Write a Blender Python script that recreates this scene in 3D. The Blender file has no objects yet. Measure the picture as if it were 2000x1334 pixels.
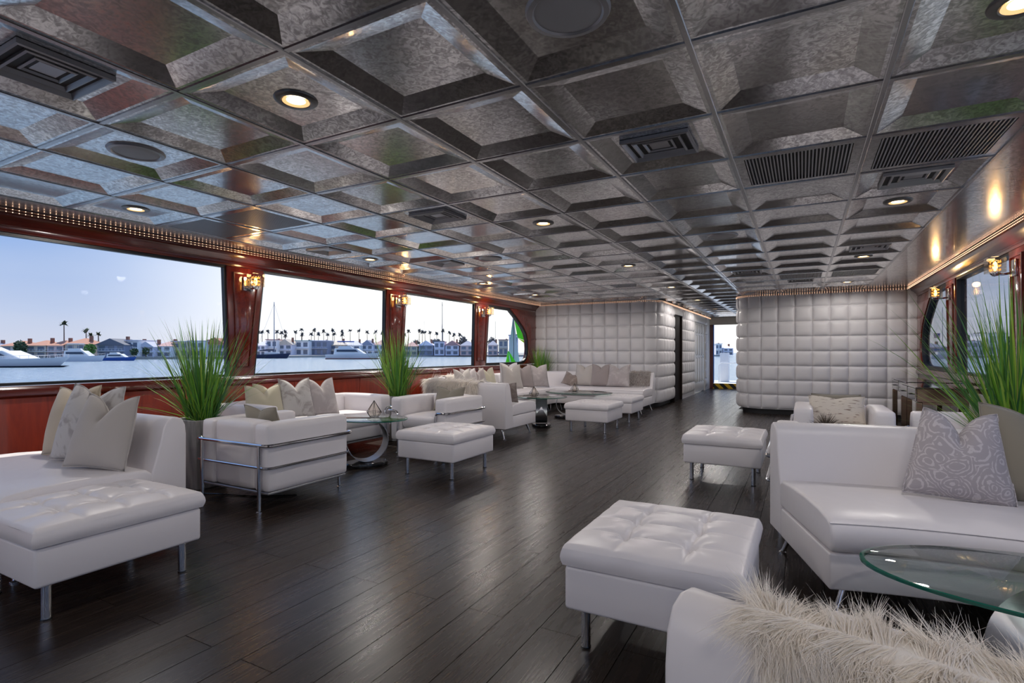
import bpy, bmesh, math, random
from mathutils import Vector, Matrix, noise
random.seed(7)
PI = math.pi; R = math.radians
sc = bpy.context.scene
COL = sc.collection

# ------------------------------------------------------------------ camera, sky, sun, exposure
EYE = 1.08
TH = math.atan2(568, 1048)
cd = bpy.data.cameras.new('camera'); cam = bpy.data.objects.new('camera', cd); COL.objects.link(cam)
cam.location = (0, 0, EYE); cam.rotation_euler = (PI/2, 0, TH)
cd.sensor_width = 36; cd.lens = 1048/2000*36; cd.shift_y = 21/2000; cd.clip_start = 0.02; cd.clip_end = 4000
sc.camera = cam
sc.view_settings.view_transform = 'Standard'; sc.view_settings.look = 'None'
sc.view_settings.exposure = 0.0; sc.view_settings.gamma = 1.0
sc.view_settings.use_curve_mapping = False
LAMP_W = 17.0          # watts of each ceiling downlight
SUN_W = 4.6
SUN_DIR = Vector((-1.0, 0.60, 1.75)).normalized()

W = bpy.data.worlds.new('world'); sc.world = W; W.use_nodes = True
nt = W.node_tree; nt.nodes.clear()
def wn(t, **k):
    n = nt.nodes.new(t)
    for a, b in k.items(): setattr(n, a, b)
    return n
wo = wn('ShaderNodeOutputWorld'); bg = wn('ShaderNodeBackground'); nt.links.new(bg.outputs[0], wo.inputs[0])
tc = wn('ShaderNodeTexCoord'); sx = wn('ShaderNodeSeparateXYZ'); nt.links.new(tc.outputs['Generated'], sx.inputs[0])
rz = wn('ShaderNodeValToRGB')                                     # blue away from the sun, by height
rz.color_ramp.elements[0].position = 0.0; rz.color_ramp.elements[0].color = (0.70, 0.72, 0.86, 1)
rz.color_ramp.elements[1].position = 0.6; rz.color_ramp.elements[1].color = (0.24, 0.43, 0.88, 1)
e = rz.color_ramp.elements.new(0.06); e.color = (0.56, 0.65, 0.88, 1)
e = rz.color_ramp.elements.new(0.17); e.color = (0.28, 0.46, 0.86, 1)
nt.links.new(sx.outputs['Z'], rz.inputs[0])
dv = wn('ShaderNodeVectorMath', operation='DOT_PRODUCT'); nt.links.new(tc.outputs['Generated'], dv.inputs[0])
dv.inputs[1].default_value = Vector((-0.42, 0.88, 0.22)).normalized()
mr = wn('ShaderNodeMapRange', interpolation_type='SMOOTHSTEP'); nt.links.new(dv.outputs['Value'], mr.inputs[0])
mr.inputs[1].default_value = 0.72; mr.inputs[2].default_value = 0.985; mr.inputs[3].default_value = 0.0; mr.inputs[4].default_value = 1.0
cl = wn('ShaderNodeTexNoise'); cl.inputs['Scale'].default_value = 2.2; cl.inputs['Detail'].default_value = 5
cm = wn('ShaderNodeMapping'); cm.inputs['Scale'].default_value = (1, 1, 4.5)
nt.links.new(tc.outputs['Generated'], cm.inputs[0]); nt.links.new(cm.outputs[0], cl.inputs[0])
cr = wn('ShaderNodeMapRange'); nt.links.new(cl.outputs[0], cr.inputs[0])
cr.inputs[1].default_value = 0.45; cr.inputs[2].default_value = 0.75; cr.inputs[3].default_value = 0; cr.inputs[4].default_value = 0.18
mx1 = wn('ShaderNodeMixRGB'); nt.links.new(cr.outputs[0], mx1.inputs[0]); nt.links.new(rz.outputs[0], mx1.inputs[1]); mx1.inputs[2].default_value = (0.85, 0.87, 0.92, 1)
lo_ = wn('ShaderNodeMapRange', interpolation_type='SMOOTHSTEP'); nt.links.new(sx.outputs['Z'], lo_.inputs[0])
lo_.inputs[1].default_value = 0.10; lo_.inputs[2].default_value = 0.42; lo_.inputs[3].default_value = 1.0; lo_.inputs[4].default_value = 0.12
gm = wn('ShaderNodeMath', operation='MULTIPLY'); nt.links.new(mr.outputs[0], gm.inputs[0]); nt.links.new(lo_.outputs[0], gm.inputs[1])
mx2 = wn('ShaderNodeMixRGB'); nt.links.new(gm.outputs[0], mx2.inputs[0]); nt.links.new(mx1.outputs[0], mx2.inputs[1]); mx2.inputs[2].default_value = (1.42, 1.39, 1.35, 1)
nt.links.new(mx2.outputs[0], bg.inputs[0]); bg.inputs[1].default_value = 1.0

sl = bpy.data.lights.new('sun', 'SUN'); sl.energy = SUN_W; sl.angle = 0.012; sl.color = (1, 0.93, 0.82)
so = bpy.data.objects.new('sun', sl); COL.objects.link(so); so.location = (-30, 25, 60)
so.rotation_euler = SUN_DIR.to_track_quat('Z', 'Y').to_euler()

# ------------------------------------------------------------------ materials
def mat(name, color=(0.8, 0.8, 0.8), rough=0.5, metal=0.0, spec=0.5, coat=0.0, sheen=0.0, emit=None, estr=0.0):
    m = bpy.data.materials.new(name); m.use_nodes = True
    b = m.node_tree.nodes['Principled BSDF']
    b.inputs['Base Color'].default_value = (*color, 1); b.inputs['Roughness'].default_value = rough
    b.inputs['Metallic'].default_value = metal; b.inputs['Specular IOR Level'].default_value = spec
    b.inputs['Coat Weight'].default_value = coat; b.inputs['Coat Roughness'].default_value = 0.08
    b.inputs['Sheen Weight'].default_value = sheen
    if emit: b.inputs['Emission Color'].default_value = (*emit, 1); b.inputs['Emission Strength'].default_value = estr
    return m
class N:
    def __init__(s, m): s.m = m; s.t = m.node_tree; s.b = s.t.nodes.get('Principled BSDF')
    def n(s, t, **k):
        x = s.t.nodes.new(t)
        for a, b in k.items(): setattr(x, a, b)
        return x
    def l(s, a, b): s.t.links.new(a, b)
    def coords(s, kind='Object', scale=(1, 1, 1), rnd=False):
        tc = s.n('ShaderNodeTexCoord'); mp = s.n('ShaderNodeMapping'); mp.inputs['Scale'].default_value = scale
        if kind == 'Position':
            g = s.n('ShaderNodeNewGeometry'); src = g.outputs['Position']
        else: src = tc.outputs[kind]
        if rnd:
            oi = s.n('ShaderNodeObjectInfo'); g2 = s.n('ShaderNodeNewGeometry')
            ad0 = s.n('ShaderNodeMath', operation='ADD'); s.l(oi.outputs['Random'], ad0.inputs[0]); s.l(g2.outputs['Random Per Island'], ad0.inputs[1])
            mu = s.n('ShaderNodeMath', operation='MULTIPLY'); s.l(ad0.outputs[0], mu.inputs[0]); mu.inputs[1].default_value = 37.0
            ad = s.n('ShaderNodeVectorMath', operation='ADD'); s.l(src, ad.inputs[0]); s.l(mu.outputs[0], ad.inputs[1]); src = ad.outputs[0]
            s.rv = ad0.outputs[0]
        s.l(src, mp.inputs[0]); return mp.outputs[0]
    def noise(s, vec, scale, detail=3, dist=0.0, rough=0.5):
        x = s.n('ShaderNodeTexNoise'); s.l(vec, x.inputs['Vector']); x.inputs['Scale'].default_value = scale
        x.inputs['Detail'].default_value = detail; x.inputs['Distortion'].default_value = dist; x.inputs['Roughness'].default_value = rough
        return x.outputs[0]
    def ramp(s, fac, stops):
        r = s.n('ShaderNodeValToRGB'); s.l(fac, r.inputs[0]); els = r.color_ramp.elements
        while len(els) < len(stops): els.new(0.5)
        for el, (p, c) in zip(els, stops):
            el.position = p; el.color = (*c, 1) if len(c) == 3 else c
        return r.outputs[0]
    def mr(s, v, a, b, c, d):
        x = s.n('ShaderNodeMapRange'); s.l(v, x.inputs[0])
        for i, q in enumerate((a, b, c, d)): x.inputs[i+1].default_value = q
        return x.outputs[0]
    def bump(s, h, strength=0.2, dist=0.01):
        x = s.n('ShaderNodeBump'); s.l(h, x.inputs['Height']); x.inputs['Strength'].default_value = strength; x.inputs['Distance'].default_value = dist
        s.l(x.outputs[0], s.b.inputs['Normal']); return x
M = {}
# white leather
m = M['leather'] = mat('white_leather', (0.77, 0.735, 0.75), 0.38, spec=0.42); k = N(m)
v = k.coords('Object'); h1 = k.noise(v, 9, 3); k.bump(h1, 0.12, 0.02)
k.l(k.mr(k.noise(v, 14, 4), 0.3, 0.7, 0.30, 0.44), k.b.inputs['Roughness'])
m = M['pad'] = mat('white_padding_leather', (0.68, 0.665, 0.68), 0.42, spec=0.4); k = N(m)
k.bump(k.noise(k.coords('Position'), 22, 3), 0.08, 0.01)
M['chrome'] = mat('chrome', (0.72, 0.72, 0.74), 0.12, 1.0)
m = M['brushed'] = mat('brushed_steel', (0.52, 0.53, 0.56), 0.28, 1.0); k = N(m)
k.bump(k.noise(k.coords('Object', (4, 120, 120)), 6, 2), 0.06, 0.004)
# galvanised ceiling metal
def tile_mat(name, tint=1.0):
    m = mat(name, (0.3, 0.3, 0.3), 0.2, 0.92, coat=0.35); k = N(m); k.b.inputs['Coat Roughness'].default_value = 0.06; k.b.inputs['Coat IOR'].default_value = 1.7
    v = k.coords('Object', rnd=True)
    f = k.noise(v, 38, 3, 1.4, 0.62)
    big = k.noise(v, 2.5, 2)
    add = k.n('ShaderNodeMath', operation='MULTIPLY_ADD'); k.l(big, add.inputs[0]); add.inputs[1].default_value = 0.18; k.l(f, add.inputs[2])
    c = k.ramp(add.outputs[0], [(0.46, (0.34*tint, 0.332*tint, 0.332*tint)), (0.57, (0.47*tint, 0.462*tint, 0.462*tint)), (0.70, (0.70*tint, 0.695*tint, 0.69*tint))])
    k.l(c, k.b.inputs['Base Color'])
    k.l(k.mr(f, 0.35, 0.7, 0.26, 0.17), k.b.inputs['Roughness'])
    k.b.inputs['Specular Tint'].default_value = (1, 1, 1, 1)
    k.bump(k.noise(v, 3.2, 1), 0.022, 0.03)
    return m
M['tile'] = tile_mat('galvanised_tile', 1.15)
M['strip'] = tile_mat('galvanised_strip', 1.2)
M['rail'] = mat('grid_rail_metal', (0.42, 0.42, 0.43), 0.25, 1.0)
M['dark'] = mat('dark_void', (0.012, 0.012, 0.013), 0.6)
M['vent'] = mat('grey_vent_metal', (0.40, 0.40, 0.42), 0.4, 0.7)
M['speaker'] = mat('speaker_grille_grey', (0.42, 0.42, 0.43), 0.6, 0.4)
M['trimring'] = mat('downlight_trim', (0.17, 0.16, 0.155), 0.35, 0.8)
M['reflector'] = mat('downlight_lens_rim', (0.85, 0.70, 0.45), 0.4, emit=(1.0, 0.60, 0.24), estr=0.95)  # gold reflector ring; the bulb's warm glow on it is given as emission
M['bulb'] = mat('lit_bulb', (1, 0.9, 0.75), 0.5, emit=(1.0, 0.80, 0.50), estr=7.0)
M['amber'] = mat('amber_bulb', (1, 0.7, 0.3), 0.5, emit=(1.0, 0.55, 0.14), estr=9.0)
M['led'] = mat('warm_led', (1, 0.7, 0.5), 0.5, emit=(1.0, 0.62, 0.40), estr=4.0)
M['ledtape'] = mat('copper_led_tape', (0.38, 0.22, 0.17), 0.35, 0.6)
# floor planks
m = M['plank'] = mat('dark_plank', (0.03, 0.026, 0.025), 0.3, spec=0.5); k = N(m)
v = k.coords('Position', (26, 1.5, 1), rnd=True); f = k.noise(v, 1.0, 6, 1.3, 0.65); v2 = k.coords('Position', (120, 5, 1), rnd=True); f2 = k.noise(v2, 1.0, 3)
mu = k.n('ShaderNodeMath', operation='MULTIPLY_ADD'); k.l(f2, mu.inputs[0]); mu.inputs[1].default_value = 0.45; k.l(f, mu.inputs[2])
c = k.ramp(mu.outputs[0], [(0.45, (0.0075, 0.0054, 0.0046)), (0.68, (0.0185, 0.0130, 0.0108)), (0.95, (0.038, 0.0265, 0.021))])
fr = k.n('ShaderNodeMath', operation='FRACT'); k.l(k.rv, fr.inputs[0])
hs = k.n('ShaderNodeHueSaturation'); k.l(c, hs.inputs['Color']); k.l(k.mr(fr.outputs[0], 0, 1, 0.72, 1.3), hs.inputs['Value'])
k.l(hs.outputs[0], k.b.inputs['Base Color']); k.l(k.mr(mu.outputs[0], 0.4, 1, 0.33, 0.24), k.b.inputs['Roughness']); k.bump(mu.outputs[0], 0.10, 0.003)
M['subfloor'] = mat('black_joint', (0.004, 0.004, 0.004), 0.8)
def wood(name, c0, c1, rough=0.22, scale=(9, 9, 1.2), coat=0.5):
    m = mat(name, c0, rough, coat=coat); k = N(m); v = k.coords('Position', scale)
    f = k.noise(v, 1.6, 6, 1.2, 0.6); k.l(k.ramp(f, [(0.3, c0), (0.72, c1)]), k.b.inputs['Base Color']); return m
M['mahog'] = wood('mahogany', (0.085, 0.008, 0.004), (0.17, 0.018, 0.008))
M['mahog2'] = wood('mahogany_rail', (0.06, 0.007, 0.005), (0.12, 0.014, 0.008), scale=(9, 1.2, 9))
M['redpanel'] = wood('red_panel_wood', (0.20, 0.016, 0.005), (0.36, 0.038, 0.010), 0.3)
M['burl'] = wood('burl_inset', (0.075, 0.006, 0.003), (0.18, 0.02, 0.008), 0.15, (16, 16, 14), 0.8)
M['darkwood'] = wood('dark_walnut', (0.030, 0.010, 0.007), (0.055, 0.020, 0.014), 0.35)
M['blackwood'] = mat('blackened_wood', (0.012, 0.007, 0.006), 0.7, spec=0.15)
M['gasket'] = mat('black_window_gasket', (0.008, 0.008, 0.009), 0.45)
M['white'] = mat('white_paint', (0.80, 0.79, 0.78), 0.35)
M['cream'] = mat('cream_header_paint', (0.62, 0.56, 0.48), 0.5)
M['black'] = mat('black_gloss', (0.008, 0.008, 0.009), 0.12, coat=0.6)
m = M['concrete'] = mat('grey_concrete', (0.25, 0.25, 0.25), 0.75); k = N(m)
f = k.noise(k.coords('Object', (10, 10, 1.2)), 2.2, 5); k.l(k.ramp(f, [(0.3, (0.17, 0.17, 0.17)), (0.7, (0.40, 0.385, 0.37))]), k.b.inputs['Base Color'])
m = M['leaf'] = mat('grass_leaf', (0.12, 0.3, 0.05), 0.45); k = N(m); k.coords('Object', rnd=True)
fr = k.n('ShaderNodeMath', operation='FRACT'); mm = k.n('ShaderNodeMath', operation='MULTIPLY'); k.l(k.rv, mm.inputs[0]); mm.inputs[1].default_value = 7.3; k.l(mm.outputs[0], fr.inputs[0])
k.l(k.ramp(fr.outputs[0], [(0.0, (0.045, 0.14, 0.06)), (0.35, (0.09, 0.28, 0.04)), (0.7, (0.20, 0.42, 0.04)), (0.93, (0.36, 0.52, 0.07)), (1.0, (0.50, 0.36, 0.14))]), k.b.inputs['Base Color'])
M['soil'] = mat('dark_soil', (0.02, 0.015, 0.01), 0.9)
def glass(name, tint, edge=None, gl=0.9, ior=1.45):
    m = bpy.data.materials.new(name); m.use_nodes = True; t = m.node_tree; t.nodes.clear()
    o = t.nodes.new('ShaderNodeOutputMaterial'); mxs = t.nodes.new('ShaderNodeMixShader'); tr = t.nodes.new('ShaderNodeBsdfTransparent'); g = t.nodes.new('ShaderNodeBsdfGlossy')
    tr.inputs[0].default_value = (*tint, 1); g.inputs[0].default_value = (gl, gl, gl, 1); g.inputs[1].default_value = 0.01
    ge = t.nodes.new('ShaderNodeNewGeometry'); dt = t.nodes.new('ShaderNodeVectorMath'); dt.operation = 'DOT_PRODUCT'
    t.links.new(ge.outputs['Normal'], dt.inputs[0]); t.links.new(ge.outputs['Incoming'], dt.inputs[1])
    def mth(op, a, b=None):                                       # Schlick's fresnel, the same from both sides of the sheet
        x = t.nodes.new('ShaderNodeMath'); x.operation = op
        if hasattr(a, 'links'): t.links.new(a, x.inputs[0])
        else: x.inputs[0].default_value = a
        if b is not None:
            if hasattr(b, 'links'): t.links.new(b, x.inputs[1])
            else: x.inputs[1].default_value = b
        return x.outputs[0]
    r0 = ((ior-1)/(ior+1))**2
    fo = mth('ADD', mth('MULTIPLY', mth('POWER', mth('SUBTRACT', 1.0, mth('ABSOLUTE', dt.outputs['Value'])), 5.0), 1-r0), r0)
    t.links.new(fo, mxs.inputs[0]); t.links.new(tr.outputs[0], mxs.inputs[1]); t.links.new(g.outputs[0], mxs.inputs[2]); t.links.new(mxs.outputs[0], o.inputs[0])
    return m
M['pane'] = glass('window_glass', (0.97, 0.98, 0.98), gl=0.35, ior=1.18)
M['topglass'] = glass('table_glass', (0.88, 0.95, 0.93))
M['crystal'] = glass('clear_crystal', (0.93, 0.90, 0.85))
m = M['glassedge'] = mat('green_glass_edge', (0.004, 0.095, 0.065), 0.08, spec=0.8)
m = M['mirror'] = mat('smoked_mirror', (0.42, 0.40, 0.40), 0.06, 1.0)
M['bronze'] = mat('bronze_mirror_leg', (0.30, 0.22, 0.17), 0.15, 1.0)
M['wire'] = mat('dark_wire', (0.05, 0.05, 0.05), 0.35, 0.9)
M['twig'] = mat('brown_spike', (0.10, 0.075, 0.055), 0.6)
def fabric(name, c, kind=None, c2=None):
    m = mat(name, c, 0.85, spec=0.15, sheen=0.3); k = N(m); v = k.coords('Object'); oi = k.coords('Object', rnd=True)
    if kind == 'paisley':
        n = k.n('ShaderNodeTexNoise'); k.l(v, n.inputs['Vector']); n.inputs['Scale'].default_value = 7
        ad = k.n('ShaderNodeMixRGB'); ad.inputs[0].default_value = 0.10; k.l(v, ad.inputs[1]); k.l(n.outputs['Color'], ad.inputs[2])
        vo = k.n('ShaderNodeTexVoronoi'); k.l(ad.outputs[0], vo.inputs['Vector']); vo.inputs['Scale'].default_value = 13
        s = k.n('ShaderNodeMath', operation='MULTIPLY'); k.l(vo.outputs['Distance'], s.inputs[0]); s.inputs[1].default_value = 40
        si = k.n('ShaderNodeMath', operation='SINE'); k.l(s.outputs[0], si.inputs[0])
        vo2 = k.n('ShaderNodeTexVoronoi'); k.l(ad.outputs[0], vo2.inputs['Vector']); vo2.inputs['Scale'].default_value = 75
        s2 = k.n('ShaderNodeMath', operation='MULTIPLY_ADD'); k.l(vo2.outputs['Distance'], s2.inputs[0]); s2.inputs[1].default_value = -1.6; k.l(si.outputs[0], s2.inputs[2])
        k.l(k.ramp(k.mr(s2.outputs[0], -1.4, 0.6, 0, 1), [(0.50, c), (0.66, c2)]), k.b.inputs['Base Color'])
    elif kind == 'dash':
        f = k.noise(k.coords('Object', (16, 1, 95)), 1.0, 1); k.l(k.ramp(f, [(0.60, c), (0.68, c2)]), k.b.inputs['Base Color'])
    elif kind == 'patch':
        f = k.noise(v, 8, 4, 1.5); k.l(k.ramp(f, [(0.48, c), (0.60, c2)]), k.b.inputs['Base Color'])
    w = k.noise(k.coords('Object', (1, 1, 1)), 260, 2); k.bump(w, 0.25, 0.002)
    return m
M['f_beige'] = fabric('beige_linen', (0.52, 0.44, 0.33))
M['f_greige'] = fabric('greige_linen', (0.46, 0.425, 0.40))
M['f_embroid'] = fabric('embroidered_linen', (0.52, 0.50, 0.49), 'patch', (0.36, 0.33, 0.32))
M['f_paisley'] = fabric('paisley_cloth', (0.40, 0.365, 0.385), 'paisley', (0.56, 0.525, 0.54))
M['f_khaki'] = fabric('khaki_linen', (0.25, 0.225, 0.18))
M['f_olive'] = fabric('pale_olive_linen', (0.50, 0.46, 0.35))
M['f_dash'] = fabric('cream_dashed_cloth', (0.68, 0.62, 0.54), 'dash', (0.26, 0.19, 0.15))
M['f_mauve'] = fabric('mauve_grey_cloth', (0.43, 0.385, 0.385), 'patch', (0.50, 0.46, 0.455))
M['f_taupe'] = fabric('taupe_velvet', (0.33, 0.285, 0.28))
M['f_brown'] = fabric('brown_textured_cloth', (0.24, 0.195, 0.175), 'patch', (0.33, 0.28, 0.255))
M['f_grey'] = fabric('pale_grey_cloth', (0.62, 0.62, 0.64))
M['fur'] = mat('cream_fur', (0.95, 0.90, 0.84), 0.75, spec=0.15, sheen=0.3)
M['furgrey'] = mat('grey_fur', (0.50, 0.46, 0.44), 0.75, spec=0.2, sheen=0.4)
M['hide'] = mat('hide_backing', (0.80, 0.75, 0.70), 0.85)
m = M['fur']; k = N(m); tl = k.n('ShaderNodeBsdfTranslucent'); tl.inputs[0].default_value = (0.98, 0.94, 0.88, 1)
ms = k.n('ShaderNodeMixShader'); ms.inputs[0].default_value = 0.42; o_ = k.t.nodes['Material Output']
k.l(k.b.outputs[0], ms.inputs[1]); k.l(tl.outputs[0], ms.inputs[2]); k.l(ms.outputs[0], o_.inputs[0])
m = M['hazard'] = mat('yellow_black_stripes', (0.8, 0.5, 0.02), 0.5); k = N(m)
w = k.n('ShaderNodeTexWave', bands_direction='DIAGONAL'); k.l(k.coords('Object', (1, 1, 1)), w.inputs[0]); w.inputs['Scale'].default_value = 2.4
k.l(k.ramp(w.outputs[0], [(0.49, (0.01, 0.01, 0.01)), (0.51, (0.80, 0.50, 0.02))]), k.b.inputs['Base Color'])
m = M['water'] = mat('harbour_water', (0.24, 0.345, 0.44), 0.2, spec=0.5); k = N(m)
k.bump(k.noise(k.coords('Position', (1, 1, 1)), 0.9, 5, 0.5, 0.65), 1.0, 0.8)
M['green'] = mat('lime_sail', (0.12, 0.85, 0.0), 0.6); M['yellowgreen'] = mat('yellow_green_sail', (0.62, 0.80, 0.0), 0.6)
M['sail'] = mat('white_sail', (0.75, 0.77, 0.80), 0.7)
def flat(c, r=0.7): return mat('paint_%02x%02x%02x' % tuple(int(255*min(1, x)) for x in c), c, r)
PC = {}
def paint(*c):
    if c not in PC: PC[c] = flat(c)
    return PC[c]

# ------------------------------------------------------------------ mesh helpers
class MB:
    def __init__(s): s.v = []; s.f = []; s.mi = []; s.cur = 0
    def add(s, vs, fs):
        o = len(s.v); s.v += [tuple(p) for p in vs]
        for f in fs: s.f.append(tuple(i+o for i in f)); s.mi.append(s.cur)
        return s
    def box(s, c, d, mtx=None):
        x, y, z = d[0]/2, d[1]/2, d[2]/2; c = Vector(c)
        vs = [Vector((a*x, b*y, e*z)) for a in (-1, 1) for b in (-1, 1) for e in (-1, 1)]
        if mtx is not None: vs = [mtx @ q for q in vs]
        return s.add([q+c for q in vs], [(0, 1, 3, 2), (4, 6, 7, 5), (0, 4, 5, 1), (2, 3, 7, 6), (0, 2, 6, 4), (1, 5, 7, 3)])
    def bx(s, x0, x1, y0, y1, z0, z1): return s.box(((x0+x1)/2, (y0+y1)/2, (z0+z1)/2), (x1-x0, y1-y0, z1-z0))
    def tube(s, pts, r, n=8, cap=True, radii=None):
        pts = [Vector(p) for p in pts]; o = []; up = None
        for i, p in enumerate(pts):
            t = (pts[min(i+1, len(pts)-1)] - pts[max(i-1, 0)]).normalized()
            if up is None: up = t.orthogonal().normalized()
            up = (up - t*up.dot(t)).normalized(); w = t.cross(up); rr = radii[i] if radii else r
            o += [p + (up*math.cos(2*PI*j/n) + w*math.sin(2*PI*j/n))*rr for j in range(n)]
        fs = [(i*n+j, i*n+(j+1) % n, (i+1)*n+(j+1) % n, (i+1)*n+j) for i in range(len(pts)-1) for j in range(n)]
        if cap: fs += [tuple(range(n-1, -1, -1)), tuple((len(pts)-1)*n+j for j in range(n))]
        return s.add(o, fs)
    def lathe(s, prof, n=24, c=(0, 0, 0), cap=True):
        c = Vector(c); o = [c+Vector((r*math.cos(2*PI*j/n), r*math.sin(2*PI*j/n), z)) for r, z in prof for j in range(n)]
        fs = [(i*n+j, i*n+(j+1) % n, (i+1)*n+(j+1) % n, (i+1)*n+j) for i in range(len(prof)-1) for j in range(n)]
        if cap:
            if prof[0][0] > 1e-6: fs.append(tuple(range(n-1, -1, -1)))
            if prof[-1][0] > 1e-6: fs.append(tuple((len(prof)-1)*n+j for j in range(n)))
        return s.add(o, fs)
    def prism(s, poly, axis, a, b):
        """extrude a 2-D polygon: axis 'x' -> poly is (y,z); 'y' -> (x,z); 'z' -> (x,y)"""
        def P(q, h): return {'x': (h, q[0], q[1]), 'y': (q[0], h, q[1]), 'z': (q[0], q[1], h)}[axis]
        n = len(poly); vs = [P(q, a) for q in poly]+[P(q, b) for q in poly]
        return s.add(vs, [tuple(range(n)), tuple(range(2*n-1, n-1, -1))]+[(i, (i+1) % n, n+(i+1) % n, n+i) for i in range(n)])
    def sweep(s, prof, frames, caps=True):
        """closed profile (d,z) along frames [(point2d, inward2d)]"""
        n = len(prof); vs = []
        for (px, py), (nx, ny) in frames: vs += [(px+nx*d, py+ny*d, z) for d, z in prof]
        fs = [(i*n+j, i*n+(j+1) % n, (i+1)*n+(j+1) % n, (i+1)*n+j) for i in range(len(frames)-1) for j in range(n)]
        if caps: fs += [tuple(range(n-1, -1, -1)), tuple((len(frames)-1)*n+j for j in range(n))]
        return s.add(vs, fs)
    def grid(s, fn, nu, nv, flip=False):
        vs = [fn(i/nu, j/nv) for i in range(nu+1) for j in range(nv+1)]
        fs = []
        for i in range(nu):
            for j in range(nv):
                q = (i*(nv+1)+j, (i+1)*(nv+1)+j, (i+1)*(nv+1)+j+1, i*(nv+1)+j+1); fs.append(q[::-1] if flip else q)
        return s.add(vs, fs)
    def mesh(s, name, mats, bevel=None, smooth=35, fix=True, weld=False, shift=None):
        me = bpy.data.meshes.new(name)
        v = s.v if shift is None else [(a-shift[0], b-shift[1], c-shift[2]) for a, b, c in s.v]
        me.from_pydata(v, [], s.f)
        mats = mats if isinstance(mats, (list, tuple)) else [mats]
        for q in mats: me.materials.append(q)
        if len(mats) > 1: me.polygons.foreach_set('material_index', s.mi)
        if bevel or fix or weld:
            bm = bmesh.new(); bm.from_mesh(me)
            if weld: bmesh.ops.remove_doubles(bm, verts=bm.verts, dist=1e-5)
            if fix: bmesh.ops.recalc_face_normals(bm, faces=bm.faces)
            if bevel:
                ed = [e for e in bm.edges if len(e.link_faces) == 2 and e.calc_face_angle(0) > math.radians(bevel[2] if len(bevel) > 2 else 35)]
                bmesh.ops.bevel(bm, geom=ed, offset=bevel[0], segments=bevel[1], profile=0.5, affect='EDGES', clamp_overlap=True)
            bm.to_mesh(me); bm.free()
        if smooth:
            me.polygons.foreach_set('use_smooth', [True]*len(me.polygons))
            if smooth < 180: me.set_sharp_from_angle(angle=math.radians(smooth))
        me.update(); return me
    def build(s, name, mats, parent=None, bevel=None, smooth=35, loc=None, rot=None, fix=True, weld=False, shift=None):
        return link(name, s.mesh(name, mats, bevel, smooth, fix, weld, shift), parent, loc, rot)
def link(name, me, parent=None, loc=None, rot=None):
    o = bpy.data.objects.new(name, me); COL.objects.link(o)
    if parent is not None: o.parent = parent
    if loc is not None: o.location = loc
    if rot is not None: o.rotation_euler = rot if hasattr(rot, '__len__') else (0, 0, rot)
    return o
def tag(o, label=None, cat=None, group=None, kind=None):
    if label: o['label'] = label
    if cat: o['category'] = cat
    if group: o['group'] = group
    if kind: o['kind'] = kind
    return o
def thing(name, label, cat, loc=(0, 0, 0), rz=0, group=None):
    o = bpy.data.objects.new(name, None); COL.objects.link(o); o.empty_display_size = 0.1
    o.location = loc; o.rotation_euler = (0, 0, rz); return tag(o, label, cat, group)
def struct(name, mb=None, m=None, loc=(0, 0, 0), **k):
    if mb is None:
        o = bpy.data.objects.new(name, None); COL.objects.link(o); o.location = loc
    else: o = mb.build(name, m, None, loc=loc, **k)
    o['kind'] = 'structure'; return o
def dup(root, loc, rz=0, label=None, group=None):
    r = root.copy(); COL.objects.link(r); r.location = loc; r.rotation_euler = (0, 0, rz)
    if label: r['label'] = label
    if group: r['group'] = group
    for ch in list(root.children):
        c = ch.copy(); COL.objects.link(c); c.parent = r
        for g in list(ch.children):
            d = g.copy(); COL.objects.link(d); d.parent = c
    return r
def rbox(x0, x1, y0, y1, z0, z1): return MB().bx(x0, x1, y0, y1, z0, z1)
def cushion(x0, x1, y0, y1, z0, z1, r=0.03, puff=0.012, n=10):
    """a box with rounded edges and gently puffed faces"""
    cx, cy, cz = (x0+x1)/2, (y0+y1)/2, (z0+z1)/2; h = Vector(((x1-x0)/2, (y1-y0)/2, (z1-z0)/2))
    b = MB()
    def face(ax, sg):
        a1, a2 = [(1, 2), (2, 0), (0, 1)][ax]
        def samp(t):                     # denser towards the edges
            t = t*2-1; return math.copysign(1-(1-abs(t))**1.8, t)
        def fn(u, v):
            p = [0, 0, 0]; u, v = samp(u), samp(v); p[ax] = sg; p[a1] = u; p[a2] = v
            q = Vector((p[0]*h[0], p[1]*h[1], p[2]*h[2]))
            c = Vector([max(-(h[i]-r), min(h[i]-r, q[i])) for i in range(3)]); d = q-c
            if d.length > 1e-9: q = c+d.normalized()*r
            q[ax] += sg*puff*(1-u*u)*(1-v*v)
            return (q[0]+cx, q[1]+cy, q[2]+cz)
        b.grid(fn, n, n, flip=(sg < 0))
    for ax in range(3):
        for sg in (-1, 1): face(ax, sg)
    return b
# world <-> picture, used to stand far things at real distances
FW = Vector((-math.sin(TH), math.cos(TH))); RT = Vector((math.cos(TH), math.sin(TH)))
def at(px, depth): return FW*depth + RT*((px-1000)/1048*depth)
def zat(py, depth): return EYE + (688-py)/1048*depth

# ------------------------------------------------------------------ room shell
CEIL = 2.105
XL, XR, YB, YE = -5.05, 1.57, -4.0, 10.4
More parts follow.
